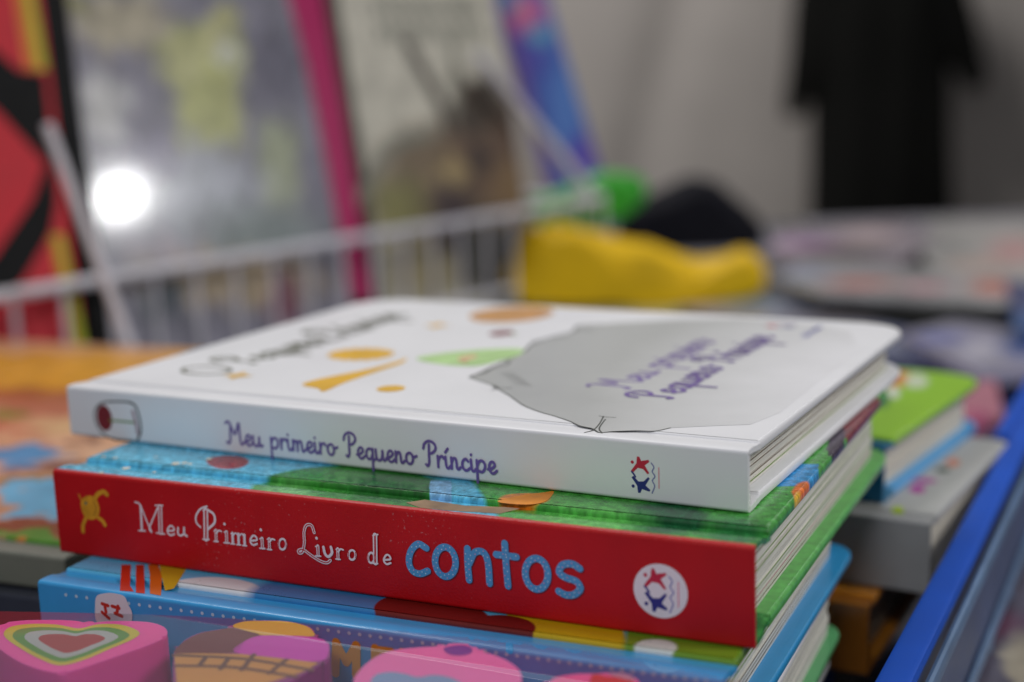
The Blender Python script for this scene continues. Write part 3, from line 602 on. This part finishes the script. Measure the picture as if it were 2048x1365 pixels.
pack('wrapped_magazine', 'pale grey magazine with reddish patches resting on the black binder', [(1540, 548), (1620, 524), (2030, 548), (2080, 600), (1960, 604), (1640, 584)], -1.98, .08, (160, 160, 162),
 [('e', 1600, 545, 60, 12, (140, 150, 176), .5), ('e', 1720, 568, 70, 9, (196, 120, 112), .5), ('e', 1850, 575, 50, 8, (190, 130, 140), .5), ('e', 1990, 574, 50, 14, (196, 110, 90), .5)])
pack('wrapped_magazine', 'light mauve magazine lying farther back at the foot of the robe', [(1530, 500), (1570, 462), (1800, 440), (1880, 470), (1800, 520), (1600, 528)], -2.0, .10, (156, 146, 156),
 [('e', 1600, 488, 70, 12, (180, 140, 186), .5), ('e', 1735, 470, 60, 10, (216, 192, 192), .5), ('e', 1670, 506, 110, 9, (74, 70, 52), .4)])
pack('wrapped_magazine', 'light grey magazine with a rosy corner at the right edge before the robe', [(1830, 480), (1860, 440), (2160, 440), (2240, 540), (2060, 560), (1860, 530)], -2.01, .10, (172, 170, 168),
 [('e', 1880, 500, 80, 14, (150, 150, 150), .5), ('e', 2030, 500, 50, 26, (196, 150, 150), .5), ('e', 1960, 530, 60, 12, (184, 160, 150), .5)])
bm = bmesh.new(); box(bm, 0, 0, 0, 6.5, 3.8, .48, 0, .02); o = link('carton', bm, mat('grey_card', (110, 108, 116), .8)); o.location = Vector((3.9, 15.2, TZ+.003+FLOOR))*S; tag(o, 'low grey carton holding the magazines before the robe', 'carton')
pack('wrapped_magazine', 'dull mauve magazine in clear wrap lying beside the blue crate', [(2010, 1000), (2200, 1000), (2500, 1500), (1800, 1500)], -2.2, .35, (96, 90, 104), [('e', 1990, 1250, 60, 30, (110, 70, 90), .5), ('e', 1900, 1180, 40, 60, (70, 80, 110), .5), ('e', 2040, 1330, 30, 60, (170, 160, 140), .4), ('e', 1960, 1120, 50, 30, (120, 130, 150), .5)])
pack('toy_pack', 'rosy pink pack lying between lime green book and crate', [(1915, 765), (1995, 755), (2010, 830), (1940, 880), (1900, 860)], -1.95, .3, (180, 110, 130), [('e', 1955, 850, 30, 30, (170, 50, 110), .4)])
pack('toy_pack', 'dark blue wrapped pack at the right edge behind the crate', [(2010, 560), (2120, 570), (2160, 680), (2030, 650)], -1.95, .3, (30, 50, 110), [('e', 2040, 640, 30, 20, (40, 90, 150), .4)])
# shiny clip: the round highlight
def ball(name, c, r, m, label, cat, parent=None):
    bm = bmesh.new(); bmesh.ops.create_uvsphere(bm, u_segments=20, v_segments=12, radius=r)
    o = link(name, bm, m, parent); o.location = Vector((c.x, c.y, c.z+FLOOR))*S; tag(o, label, cat); return o
CHR = mat('chromed_metal', (230, 230, 238), .08, .0, metal=1)
# soft extruded heaps
def heap(name, label, cat, pts, Y, depth, m, parts=None):
    P = [atY(x, y, Y) for x, y in pts]; cx = sum(p.x for p in P)/len(P); z0 = min(p.z for p in P)
    bm = bmesh.new(); P2 = [(p.x-cx, p.z-z0) for p in P]; Q_ = [Vector(q) for q in catmull([Vector(q) for q in P2], 2, True)]
    c = sum(Q_, Vector((0, 0)))/len(Q_); rings = []; rr_ = random.Random(len(label))
    for t in [i/10 for i in range(11)]:
        s = (1-(abs(2*t-1))**3.0)**.5*.45+.55 if 0 < t < 1 else .4
        rings.append([bm.verts.new((c.x+(q.x-c.x)*s+.04*sin(9*t+q.x*6), (t-.2)*depth, c.y*s*.3+(q.y-c.y*.3)*s+.02*sin(7*q.x+11*t)+.0 if s < 1 else q.y)) for q in Q_])
    n = len(Q_)
    for a, b in zip(rings, rings[1:]):
        for i in range(n): bm.faces.new((a[i], a[(i+1) % n], b[(i+1) % n], b[i]))
    bm.faces.new(rings[0]); bm.faces.new(rings[-1][::-1]); bmesh.ops.recalc_face_normals(bm, faces=bm.faces)
    zz = min(v.co.z for v in bm.verts)
    
    for v in bm.verts: v.co += Vector((rr_.uniform(-1, 1), rr_.uniform(-1, 1), rr_.uniform(-1, 1)))*.022
    o = link(name, bm, m, None, 18); o.location = Vector((cx, Y, z0+FLOOR))*S; tag(o, label, cat); return o
heap('cloth_bag', 'crumpled bright yellow bag lying behind the white book', 'bag', [(1015, 600), (1030, 520), (1070, 462), (1150, 466), (1250, 486), (1340, 512), (1420, 532), (1500, 512), (1530, 524), (1534, 570), (1490, 600), (1270, 610)], 13.2, .8, mat('yellow_cloth', (228, 184, 8), .6, .16, 3, .6, 3, spec=.3))
heap('cloth_bag', 'small bright green bag at the end of the wire basket', 'bag', [(1060, 440), (1075, 400), (1150, 372), (1200, 352), (1255, 350), (1288, 372), (1275, 415), (1230, 440), (1150, 450)], 14.5, .5, mat('green_cloth', (40, 158, 26), .5, .08, 3))
heap('cloth_bag', 'black pointed cloth heap behind the yellow bag', 'bag', [(1240, 440), (1285, 404), (1350, 376), (1400, 360), (1440, 374), (1500, 426), (1532, 470), (1510, 525), (1400, 545), (1260, 520)], 17.5, 1.2, mat('black_cloth', (12, 12, 22), .8, .1, 3, spec=.2))
# supports so that nothing hovers: a low carton below the bags
bm = bmesh.new(); box(bm, 0, 0, 0, 6.2, 6.5, .34, 0, .02); o = link('carton', bm, mat('grey_card', (110, 108, 116), .8)); o.location = Vector((-2.6, 14.5, TZ+.003+FLOOR))*S; tag(o, 'low grey carton under the yellow and black bags', 'carton')
# ================================================================= BOOKS LEANING IN THE BASKET
def leaning(name, label, BLp, BRp, TLp, th, base, layers, spinec, edgec, rough=.25, coat=.6, npg=8, tb=.04, wob=.06, speck=.1):
    """BL, BR, TL = (px,py,Y) of the face towards the lens; spine on the left"""
    a, b, c = [atY(*q) for q in (BLp, BRp, TLp)]
    X = (b-a); Up = c-a; H_ = Up.length; Up.normalize(); X -= Up*X.dot(Up); W_ = X.length; X.normalize(); N_ = X.cross(Up)   # toward the lens
    if N_.dot(a) > 0: N_ = -N_
    # local x up the spine (downwards), y across, z out to the lens
    xa = -Up; M = Matrix((xa, X, xa.cross(X))).transposed().to_4x4()
    zc = xa.cross(X)
    M.translation = c-zc*th if zc.dot(N_) > 0 else c
    Mi = M.inverted()
    zf = th
    lf_ = lambda x, y: Mi @ hit(x, y, M @ Vector((0, 0, zf)), zc)
    m_ = art(name+'_art', base, layers, lf_, rough=rough, coat=coat, wob=wob, speck=speck, sscale=4, bump=.5, bscale=.5)
    bk = hardcover(name, label, 'book', M, H_, W_, th, m_, spinec, edgec, PAGEG, 'books leaning in the wire basket', rc=.02, npages=npg, tb=tb, inset=.03, hinge=.12, corners=(0, 0, 0, 0))
    return bk, M, lf_, th
REDB = (196, 26, 44)
bA, MA, lA, _ = leaning('picture_book', 'red book with a black chevron leaning leftmost in the wire basket', (-560, 1010, 8.3), (205, 960, 9.2), (-700, -260, 9.3), .18, REDB, [],
   mat('red_board', REDB, .35), mat('lime_edge_board', (160, 176, 30), .4), rough=.55, coat=0)
pr = Print(lambda p, h: Vector((p.x, p.y, .18+h)))
K = lambda L_: [lA(*p).to_2d() for p in L_]
BLK = mat('black_ink', (16, 17, 19), .6, .02, spec=.2)
pr.poly(K([(-150, -40), (0, 112), (45, 145), (118, 320), (0, 560), (-90, 750), (-230, 750), (-100, 560), (-5, 232), (-60, 180), (-260, 40)]), BLK) if 0 else None
pr.poly(K([(-200, -60), (-10, 100), (38, 141), (90, 148), (116, 400), (92, 328), (-5, 222), (-200, 60)]), BLK)
pr.poly(K([(91, 326), (115, 402), (102, 468), (46, 562), (0, 602), (-120, 780), (-300, 780), (-110, 640), (-5, 505), (66, 400)]), BLK)
LIM = mat('lime_stripe_ink', (168, 178, 34), .4); ORS = mat('orange_stripe_ink', (214, 120, 40), .4)
pr.poly(K([(20, -60), (38, -60), (75, 140), (52, 140)]), ORS); pr.poly(K([(38, -60), (58, -60), (95, 140), (75, 140)]), LIM)
pr.poly(K([(108, 470), (126, 470), (178, 720), (160, 720)]), LIM); pr.poly(K([(98, 470), (108, 470), (160, 720), (148, 720)]), ORS)
pr.done('cover_pattern', bA)
bB, MB, lB, _ = leaning('picture_book', 'large lilac grey glossy book with pink right edge leaning in the wire basket', (225, 960, 9.3), (735, 840, 11.4), (72, -300, 10.6), .42, (128, 126, 140),
  [('e', 250, 50, 90, 60, (176, 168, 148), .3), ('e', 120, 10, 60, 22, (150, 148, 100), .3), ('b', 420, 170, 66, 120, (178, 180, 120), .2), ('b', 440, 60, 30, 50, (182, 180, 134), .2), ('b', 370, 120, 46, 50, (184, 184, 134), .2), ('e', 455, 110, 20, 24, (208, 210, 196), .4), ('b', 560, 330, 34, 90, (160, 166, 140), .3), ('e', 210, 220, 44, 70, (206, 206, 206), .5), ('e', 400, 380, 120, 80, (176, 180, 190), .5), ('e', 560, 140, 60, 80, (104, 102, 118), .5),
   ('e', 300, 320, 50, 60, (110, 104, 130), .5), ('e', 520, 470, 120, 60, (130, 140, 140), .5), ('e', 470, 560, 160, 50, (180, 160, 130), .4), ('e', 560, 600, 30, 60, (120, 60, 80), .4), ('e', 330, 600, 40, 50, (60, 70, 80), .4), ('e', 330, 500, 60, 24, (170, 160, 170), .4)],
  mat('black_board', (16, 15, 14), .6, .05, spec=.2), mat('black_board', (16, 15, 14), .6, .05, spec=.2), rough=.3, coat=1, wob=.22, speck=.4)
pr = Print(lambda p, h: Vector((p.x, p.y, .42+h))); K = lambda L_: [lB(*p).to_2d() for p in L_]
PNK = mat('magenta_stripe_ink', (176, 14, 92), .3, .03, coat=.4)
pr.poly(K([(555, -80), (632, -80), (690, 240), (745, 600), (702, 600), (652, 330), (610, 120)]), PNK)
pr.done('magenta_stripe', bB); pr = Print(lambda p, h: Vector((p.x, p.y, .42+h)))
pr.poly(K([(58, -60), (112, -60), (150, 150), (190, 430), (240, 720), (205, 720), (150, 420), (100, 150)]), BLK)
pr.done('black_stripe', bB)
n_ = MB.col[2].to_3d(); hp = MB @ Vector((*lB(236, 395).to_2d(), .42)); dv = ray(236, 395).normalized(); rv = dv-2*dv.dot(n_)*n_
lp = hp+rv*14
gl_ = area('ceiling_or_added_lamp', lp, hp, .34, .34, 1.3, (1, 1, 1)); gl_.data.shape = 'DISK'  # extra lamp set on the mirrored ray so its glare falls on this cover
bC, MC_, lC, _ = leaning('picture_book', 'cream book with a dark winged insect drawing leaning in the wire basket', (765, 700, 12.2), (1088, 640, 13.8), (615, -260, 12.8), .3, (196, 192, 178),
  [('e', 950, 400, 190, 130, (110, 96, 72), .3), ('e', 870, 320, 90, 70, (120, 104, 84), .35), ('e', 1000, 300, 100, 120, (96, 76, 62), .3), ('e', 960, 215, 50, 60, (70, 58, 48), .3), ('e', 905, 430, 40, 70, (60, 46, 50), .4), ('e', 800, 420, 50, 60, (130, 126, 80), .4), ('e', 900, 340, 36, 30, (160, 140, 100), .4), ('e', 1070, 330, 34, 70, (24, 26, 30), .3), ('e', 980, 520, 80, 80, (56, 58, 58), .3), ('e', 850, 550, 70, 50, (150, 140, 110), .4), ('e', 960, 320, 20, 20, (50, 40, 40), .4), ('e', 1030, 380, 40, 60, (124, 100, 70), .4)],
  mat('dark_brown_board', (52, 40, 28), .4), mat('dark_brown_board', (52, 40, 28), .4), rough=.5, coat=.0, wob=.2, speck=.3)
pr = Print(lambda p, h: Vector((p.x, p.y, .3+h))); K = lambda L_: [lC(*p).to_2d() for p in L_]
GI = mat('grey_green_ink', (120, 120, 108), .4); DB = mat('umber_ink', (60, 50, 40), .4)
for y0 in (0, 48):
    for i in range(9):
        x = 745+i*24+y0*.15; pr.poly(K([(x, y0), (x+15, y0), (x+21, y0+34), (x+6, y0+34)]), GI)
for L_, wd in (([(815, 90), (850, 150), (885, 215), (900, 260)], .13), ([(905, 80), (912, 150), (910, 230)], .07), ([(985, 160), (965, 200), (930, 250)], .14), ([(700, 430), (780, 300), (860, 270)], .1)): pr.ribbon(K(L_), wd, DB if wd > .1 else GI)
pr.done('cover_drawing', bC)
bD, MD, lD, _ = leaning('activity_book', 'narrow blue and violet book with a pink mark at the right end of the basket', (1125, 470, 15.6), (1240, 470, 15.6), (945, -140, 17.0), .25, (70, 96, 176),
  [('e', 1035, 30, 50, 45, (206, 110, 150), .3), ('e', 1010, 5, 30, 20, (80, 150, 180), .3), ('e', 1060, 110, 24, 60, (84, 80, 170), .4), ('e', 1130, 210, 30, 90, (80, 120, 190), .4), ('e', 1180, 310, 40, 40, (90, 70, 170), .4), ('e', 1080, 70, 20, 20, (100, 160, 190), .4)],
  mat('violet_board', (96, 70, 150), .4), mat('violet_board', (96, 70, 150), .4))
bD['category'] = 'book'
# ================================================================= WIRE BASKET
WIRE = mat('white_coated_wire', (205, 203, 212), .35, .02)
def tube(bm, pts, r, n=8, smooth=False):
    P = [Vector(p) for p in pts]; rings = []
    for i, p in enumerate(P):
        t = (P[min(i+1, len(P)-1)]-P[max(i-1, 0)]).normalized(); a = t.orthogonal().normalized(); b = t.cross(a)
        if i and rings:
            pa = prev_a-t*prev_a.dot(t); a = pa.normalized(); b = t.cross(a)
        prev_a = a; rings.append([bm.verts.new(p+a*r*cos(2*pi*k/n)+b*r*sin(2*pi*k/n)) for k in range(n)])
    for a, b in zip(rings, rings[1:]):
        for k in range(n): bm.faces.new((a[k], a[(k+1) % n], b[(k+1) % n], b[k]))
    bm.faces.new(rings[0][::-1]); bm.faces.new(rings[-1])
r0 = at(-80, 606, -1.3); r1 = at(1205, 398, -1.3)
bas = thing('wire_basket', Matrix.Translation((r0.x, r0.y, TZ)), 'white wire basket in which large picture books lean', 'basket')
off = Vector((r0.x, r0.y, TZ))
RZ = -1.3-TZ
def bar(name, a, b, r):
    bm = bmesh.new(); tube(bm, [Vector(a)-off, Vector(b)-off], r); return link(name, bm, WIRE, bas)
bar('top_rail', r0, r1, .043); lo = lambda p, z: Vector((p.x, p.y, z))
bar('lower_rail', lo(r0, -2.0), lo(r1, -2.0), .03); bar('bottom_rail', lo(r0, TZ+.04), lo(r1, TZ+.04), .035)
N_ = 19
for i in range(N_+1):
    p = r0.lerp(r1, i/N_); bar('wire', lo(p, TZ+.03), lo(p, -1.31), .022)
dd = (r1-r0).normalized(); nb = Vector((-dd.y, dd.x, 0)); nb = nb if nb.y > 0 else -nb
q0 = r0+nb*3.2; q1 = r1+nb*3.2
bar('back_rail', lo(q0, -1.3), lo(q1, -1.3), .05); bar('side_rail', r1, lo(q1, -1.3), .05); bar('side_rail', r0, lo(q0, -1.3), .05)
bar('bottom_rail', lo(q0, TZ+.04), lo(q1, TZ+.04), .035)
bar('support_wire', atY(95, 250, 8.9), atY(285, 760, 8.5), .035)
bar('support_wire', atY(955, 110, 13.5), atY(1205, 415, 14.6), .055)
# ================================================================= PICTURE BOOK LYING AT LEFT
zl = -1.55; T = .12; yl = .40
Cn = at(128, 1118, zl); Lq = 3.4; Wq = 3.25
M = frame(Vector((Cn.x, Cn.y, zl-T)), yl); M.translation = M @ Vector((-Lq, 0, 0)); top, spn, topf, spnf = book_fns(M, T)
tq = art('colourful_cover_art', (214, 160, 120), [('b', 80, 745, 500, 46, (222, 156, 22), .12), ('e', 120, 815, 160, 16, (186, 110, 80), .4), ('e', 40, 850, 70, 16, (196, 96, 76), .4), ('e', 20, 825, 30, 14, (140, 130, 50), .4), ('e', 130, 850, 90, 14, (222, 180, 130), .4), ('e', 150, 900, 90, 34, (224, 176, 140), .4), ('e', 100, 890, 24, 14, (190, 140, 120), .4), ('e', 30, 915, 70, 24, (70, 150, 200), .2), ('e', 60, 965, 90, 14, (120, 110, 60), .3), ('e', 90, 995, 90, 34, (104, 186, 224), .15), ('e', 60, 1050, 160, 22, (150, 76, 34), .2), ('e', 60, 1085, 100, 24, (82, 150, 36), .2), ('b', 60, 790, 200, 12, (170, 90, 40), .5), ('e', 180, 880, 26, 12, (120, 70, 50), .5), ('e', 110, 935, 60, 8, (110, 60, 40), .5), ('e', 10, 1095, 20, 10, (220, 140, 50), .3)],
  lambda x, y: top(x, y), rough=.35, wob=.28, speck=.2, sscale=5, coat=.1)
qb = hardcover('picture_book', 'large open air picture book with orange, blue and green cover lying flat left of the stack', 'book', M, Lq, Wq, T, tq, mat('grey_green_board', (120, 122, 110), .5), mat('grey_green_board', (120, 122, 110), .5), PAGEG, None, rc=.05, npages=6, tb=.02)
qb['label'] = 'large picture book with orange, blue and green cover lying flat left of the stack'
T2 = .3; M = frame(Vector((Cn.x, Cn.y, zl-T-T2-.002)), .36); M.translation = M @ Vector((-Lq, -.06, 0))
hardcover('picture_book', 'dark grey book with a blue streak lying under the orange, blue and green picture book', 'book', M, Lq-.02, 3.0, T2, mat('dark_grey_board', (64, 66, 70), .4), mat('slate_board', (56, 60, 74), .35, .3, 4), mat('slate_board', (56, 60, 74), .35, .3, 4), PAGEG, None, rc=.05, npages=6)
T3 = (zl-T-T2-.004)-TZ; M = frame(Vector((Cn.x-.1, Cn.y+.05, TZ)), .42); M.translation = M @ Vector((-Lq, 0, 0))
hardcover('picture_book', 'navy book lowest of the pile left of the stack', 'book', M, Lq-.1, 3.0, T3, mat('navy_board', (30, 40, 90), .4), mat('navy_board', (30, 40, 90), .4), mat('navy_board', (30, 40, 90), .4), PAGEG, None, rc=.05, npages=10)
# ================================================================= ERASER PACK IN FRONT
tilt = radians(0.6); pyaw = radians(17)
po = at(0, 1224, -1.40)
ux = Vector((cos(pyaw), -sin(pyaw), 0)); vh = Vector((sin(pyaw), cos(pyaw), 0)); vy = vh*cos(tilt)+Vector((0, 0, sin(tilt))); nz_ = ux.cross(vy)
MP = Matrix((ux, vy, nz_)).transposed().to_4x4(); MP.translation = po; MPi = MP.inverted()
def pk(x, y, h=0): return (MPi @ hit(x, y, MP @ Vector((0, 0, h)), nz_)).to_2d()
pack_o = thing('eraser_pack', MP, 'clear plastic blister pack of novelty erasers lying in front of the book stack', 'blister pack')
FILM = film('clear_film', (.98, .97, .99), 1.5, .006, 2.5, .0)
# lid: bowed clear sheet
back = [(-500, 1212), (-200, 1218), (0, 1223), (240, 1228), (470, 1238), (760, 1260), (1042, 1287), (1240, 1318), (1440, 1357), (1560, 1390)]
bp_ = catmull([pk(*p) for p in back], 5)
bm = bmesh.new(); rows = []; D = 1.5; nn = 18
for j in range(nn+1):
    t = j/nn; rows.append([bm.verts.new((p.x, p.y*(1-t)+(-D)*t, -.010*sin(pi*t)**2+.004*sin(p.x*2.3+4*t)*t)) for p in bp_])
pass
for a, b in zip(rows, rows[1:]):
    for i in range(len(bp_)-1): bm.faces.new((a[i], b[i], b[i+1], a[i+1]))
link('lid', bm, FILM, pack_o)
bm = bmesh.new(); x0 = bp_[0].x; x1 = bp_[-1].x
box(bm, x0+.02, -D+.02, -.36, x1-.02, min(p.y for p in bp_)-.02, -.345); link('backing_card', bm, mat('lilac_card', (110, 90, 150), .6), pack_o)
# erasers
def eraser(name, label, px, h, body_m, th=.2, cat='eraser', sm=5):
    P = catmull([pk(*p, h) for p in px], sm, True); c = sum(P, Vector((0, 0)))/len(P)
    M = MP.copy(); M.translation = MP @ Vector((c.x, c.y, h-th))
    root = thing(name, M, label, cat, 'erasers in the blister pack')
    bm = bmesh.new(); extrude_poly(bm, [(p.x-c.x, p.y-c.y) for p in P], 0, th, 0, .012, 3); link('body', bm, body_m, root)
    pr = Print(lambda p, q: Vector((p.x, p.y, th+q))); f = lambda x, y: pk(x, y, h)-c
    return root, pr, f
def ER(c):
    M = mat('eraser_rubber', c, .5, .05, 6, .15, 60); B = M.node_tree.nodes['Principled BSDF']
    B.inputs['Subsurface Weight'].default_value = .35; B.inputs['Subsurface Radius'].default_value = (1, .6, .7); B.inputs['Subsurface Scale'].default_value = .004
    return M
Zq = lambda L_: [(60+a/2.9257, 900+b/2.9257) for a, b in L_]
hh = -.05
er, pr, f = eraser('heart_eraser', 'pink heart eraser with yellow, green, white and red rings, leftmost in the pack', Zq([(345, 1014), (440, 1004), (600, 1002), (730, 1015), (798, 1050), (790, 1095), (700, 1140), (560, 1190), (400, 1245), (260, 1290), (160, 1304), (40, 1280), (-80, 1230), (-180, 1160), (-240, 1080), (-200, 1025), (-60, 1000), (120, 995), (260, 1000)]), hh, ER((255, 70, 168)))
def hrt(scale): # rings follow the heart printed on the top
    cx, cy = 250, 1130
    P = [(285, 1046), (400, 1022), (540, 1026), (640, 1068), (600, 1110), (470, 1165), (330, 1225), (180, 1262), (60, 1225), (-60, 1160), (-150, 1090), (-120, 1040), (0, 1020), (160, 1024)]
    return [(cx-0+(a-cx)*scale[0]+scale[2], cy+(b-cy)*scale[1]+scale[3]) for a, b in P]
for sc_, cc in (((1, 1, 0, 0), (214, 196, 40)), ((.86, .84, -5, 2), (104, 178, 50)), ((.69, .66, -4, 1), (216, 222, 216)), ((.49, .46, -2, 0), (206, 46, 46))):
    pr.poly([f(*p) for p in Zq([tuple(v) for v in catmull(hrt(sc_), 5, True)])], ER(cc))
pr.done('heart_rings', er)
er, pr, f = eraser('ice_cream_eraser', 'ice cream eraser with brown, yellow and magenta scoops over a waffle cone', Zq([(842, 1192), (870, 1150), (920, 1105), (1000, 1070), (1100, 1052), (1185, 1036), (1215, 1012), (1320, 999), (1500, 1003), (1620, 1030), (1662, 1062), (1664, 1092), (1740, 1120), (1756, 1160), (1745, 1230), (1690, 1250), (1690, 1262), (1400, 1400), (1000, 1400), (850, 1400)]), hh, ER((150, 40, 130)))
g = lambda L_, sm=True: [f(*p) for p in Zq([tuple(v) for v in (catmull(L_, 4, True) if sm else L_)])]
pr.poly(g([(1190, 1038), (1240, 1008), (1340, 1002), (1500, 1006), (1610, 1030), (1655, 1062), (1655, 1092), (1500, 1090), (1350, 1085)]), ER((226, 172, 44)))
pr.poly(g([(848, 1190), (900, 1125), (1000, 1074), (1100, 1056), (1185, 1042), (1270, 1062), (1345, 1086), (1260, 1120), (1195, 1185), (1020, 1190)]), ER((110, 32, 40)))
pr.poly(g([(1198, 1186), (1250, 1125), (1340, 1090), (1500, 1088), (1660, 1098), (1740, 1130), (1745, 1200), (1690, 1240), (1450, 1222)]), ER((214, 50, 186)))
pr.poly([f(*p) for p in Zq([(844, 1194), (1020, 1192), (1240, 1196), (1520, 1226), (1690, 1248), (1600, 1300), (1300, 1398), (860, 1398)])], ER((214, 148, 66)))
WL = ER((122, 70, 50))
for L_ in ([(845, 1203), (1250, 1225), (1650, 1290)], [(1030, 1215), (990, 1265)], [(1160, 1225), (1115, 1285)], [(1310, 1200), (1240, 1290)], [(1500, 1230), (1400, 1310)], [(860, 1265), (1200, 1275), (1560, 1330)]): pr.ribbon([f(*p) for p in Zq(L_)], .014, WL)
pr.done('scoops_and_waffle', er)
C5 = lambda L_: [(700+a/2.9257, 950+b/2.9257) for a, b in L_]
er, pr, f = eraser('cupcake_eraser', 'pink cupcake eraser with a purple button on top, middle of the pack', C5([(20, 1215), (60, 1140), (150, 1065), (260, 1025), (420, 1008), (520, 1003), (560, 990), (640, 986), (720, 996), (765, 1030), (860, 1060), (940, 1100), (995, 1150), (1000, 1215), (940, 1290), (800, 1370), (300, 1370), (80, 1300)]), hh, ER((250, 112, 184)))
pr.poly([f(*p) for p in C5([tuple(v) for v in catmull([(548, 1018), (600, 1002), (670, 1000), (712, 1018), (708, 1044), (650, 1058), (580, 1050)], 5, True)])], ER((110, 52, 160)))
pr.poly([f(*p) for p in C5([tuple(v) for v in catmull([(140, 1180), (230, 1155), (320, 1165), (400, 1185), (500, 1172), (620, 1200), (640, 1260), (160, 1260)], 4, True)])], ER((130, 160, 200)))
pr.done('button_and_icing', er)
er, pr, f = eraser('round_eraser', 'pink and red eraser at the right end of the pack', C5([(1140, 1214), (1220, 1182), (1330, 1165), (1430, 1164), (1540, 1158), (1620, 1165), (1690, 1210), (1700, 1290), (1500, 1370), (1250, 1370), (1120, 1290)]), hh, ER((252, 90, 160)))
pr.poly([f(*p) for p in C5([tuple(v) for v in catmull([(1420, 1170), (1500, 1180), (1620, 1195), (1660, 1230), (1600, 1330), (1420, 1340), (1400, 1260)], 4, True)])], ER((214, 40, 50)))
pr.poly([f(*p) for p in C5([tuple(v) for v in catmull([(1510, 1165), (1590, 1160), (1650, 1180), (1670, 1205), (1600, 1195)], 4, True)])], ER((190, 130, 160)))
pr.done('face_print', er)
# support under the pack
bm = bmesh.new(); box(bm, 0, 0, 0, 3.0, 1.15, .55, 0, .02)
M = MP.copy(); M = frame(MP @ Vector((-1.1, -1.6, 0)), pyaw)
M.translation.z = TZ+.003
o = link('cardboard_box', bm, mat('brown_card', (150, 118, 84), .8, .1)); o.matrix_world = toworld(M); tag(o, 'low brown cardboard box under the blister pack of erasers', 'box')
# ================================================================= BLACK ROBE
def robe():
    Y = 51.0; k = Y/FW.y/F
    P = lambda x, y: atY(x, y, Y)
    bm = bmesh.new()
    def loft(prof, n=28, wob=.04):   # prof: (x, y, halfwidth px, depth dm)
        rings = []
        for (x, y, hw, dp) in prof:
            c = P(x, y); hwd = 1.13*hw*Y/F
            rings.append([bm.verts.new((c.x+hwd*(1+wob*sin(5*a))*cos(a), c.y+dp*(1+wob*5*sin(9*a+y*.004))*sin(a), c.z)) for a in [2*pi*i/n for i in range(n)]])
        for a, b in zip(rings, rings[1:]):
            for i in range(n): bm.faces.new((a[i], a[(i+1) % n], b[(i+1) % n], b[i]))
        bm.faces.new(rings[0]); bm.faces.new(rings[-1][::-1])
    loft([(1755, -190, 26, .6), (1755, -160, 60, .8), (1755, -120, 120, 1.0), (1758, -40, 130, 1.1), (1760, 40, 128, 1.15), (1762, 130, 122, 1.1), (1763, 220, 121, 1.1), (1764, 320, 123, 1.15), (1765, 430, 127, 1.2), (1768, 640, 136, 1.3)])
    body = bm; c = P(1755, -200)
    base = P(1768, 640)
    root = thing('robe', Matrix.Translation((base.x, Y, base.z)), 'long black robe with wide sleeves hanging before the grey cloth', 'robe')
    blk = mat('black_robe_cloth', (17, 17, 16), 1, .3, .3, spec=.1)
    bmesh.ops.recalc_face_normals(bm, faces=bm.faces); bmesh.ops.translate(bm, vec=(-base.x, -Y, -base.z), verts=bm.verts); link('gown', bm, blk, root, 60)
    for prof in ([(1670, -125, 40, .6), (1650, -60, 52, .75), (1636, 20, 50, .75), (1622, 100, 42, .6), (1606, 170, 34, .5), (1590, 215, 24, .4), (1588, 236, 18, .3)],
                 [(1840, -125, 40, .6), (1868, -60, 56, .75), (1890, 10, 52, .75), (1912, 70, 46, .65), (1932, 120, 36, .5), (1945, 155, 28, .4), (1950, 178, 20, .3)]):
        bm = bmesh.new()
        n = 20; rings = []
        for (x, y, hw, dp) in prof:
            c = P(x, y); hwd = hw*Y/F; rings.append([bm.verts.new((c.x+hwd*cos(a)-base.x, dp*sin(a), c.z-base.z+.0)) for a in [2*pi*i/n for i in range(n)]])
        for a, b in zip(rings, rings[1:]):
            for i in range(n): bm.faces.new((a[i], a[(i+1) % n], b[(i+1) % n], b[i]))
        bm.faces.new(rings[0]); bm.faces.new(rings[-1][::-1]); bmesh.ops.recalc_face_normals(bm, faces=bm.faces); link('sleeve', bm, blk, root, 60)
    bm = bmesh.new(); t = P(1755, -190)-base; t.y = 0; tube(bm, [t, t+Vector((0, 0, .6)), t+Vector((.15, 0, .8)), t+Vector((0, .0, .95)), t+Vector((-.12, 0, .85))], .04); link('hook', bm, CHR, root)
robe()
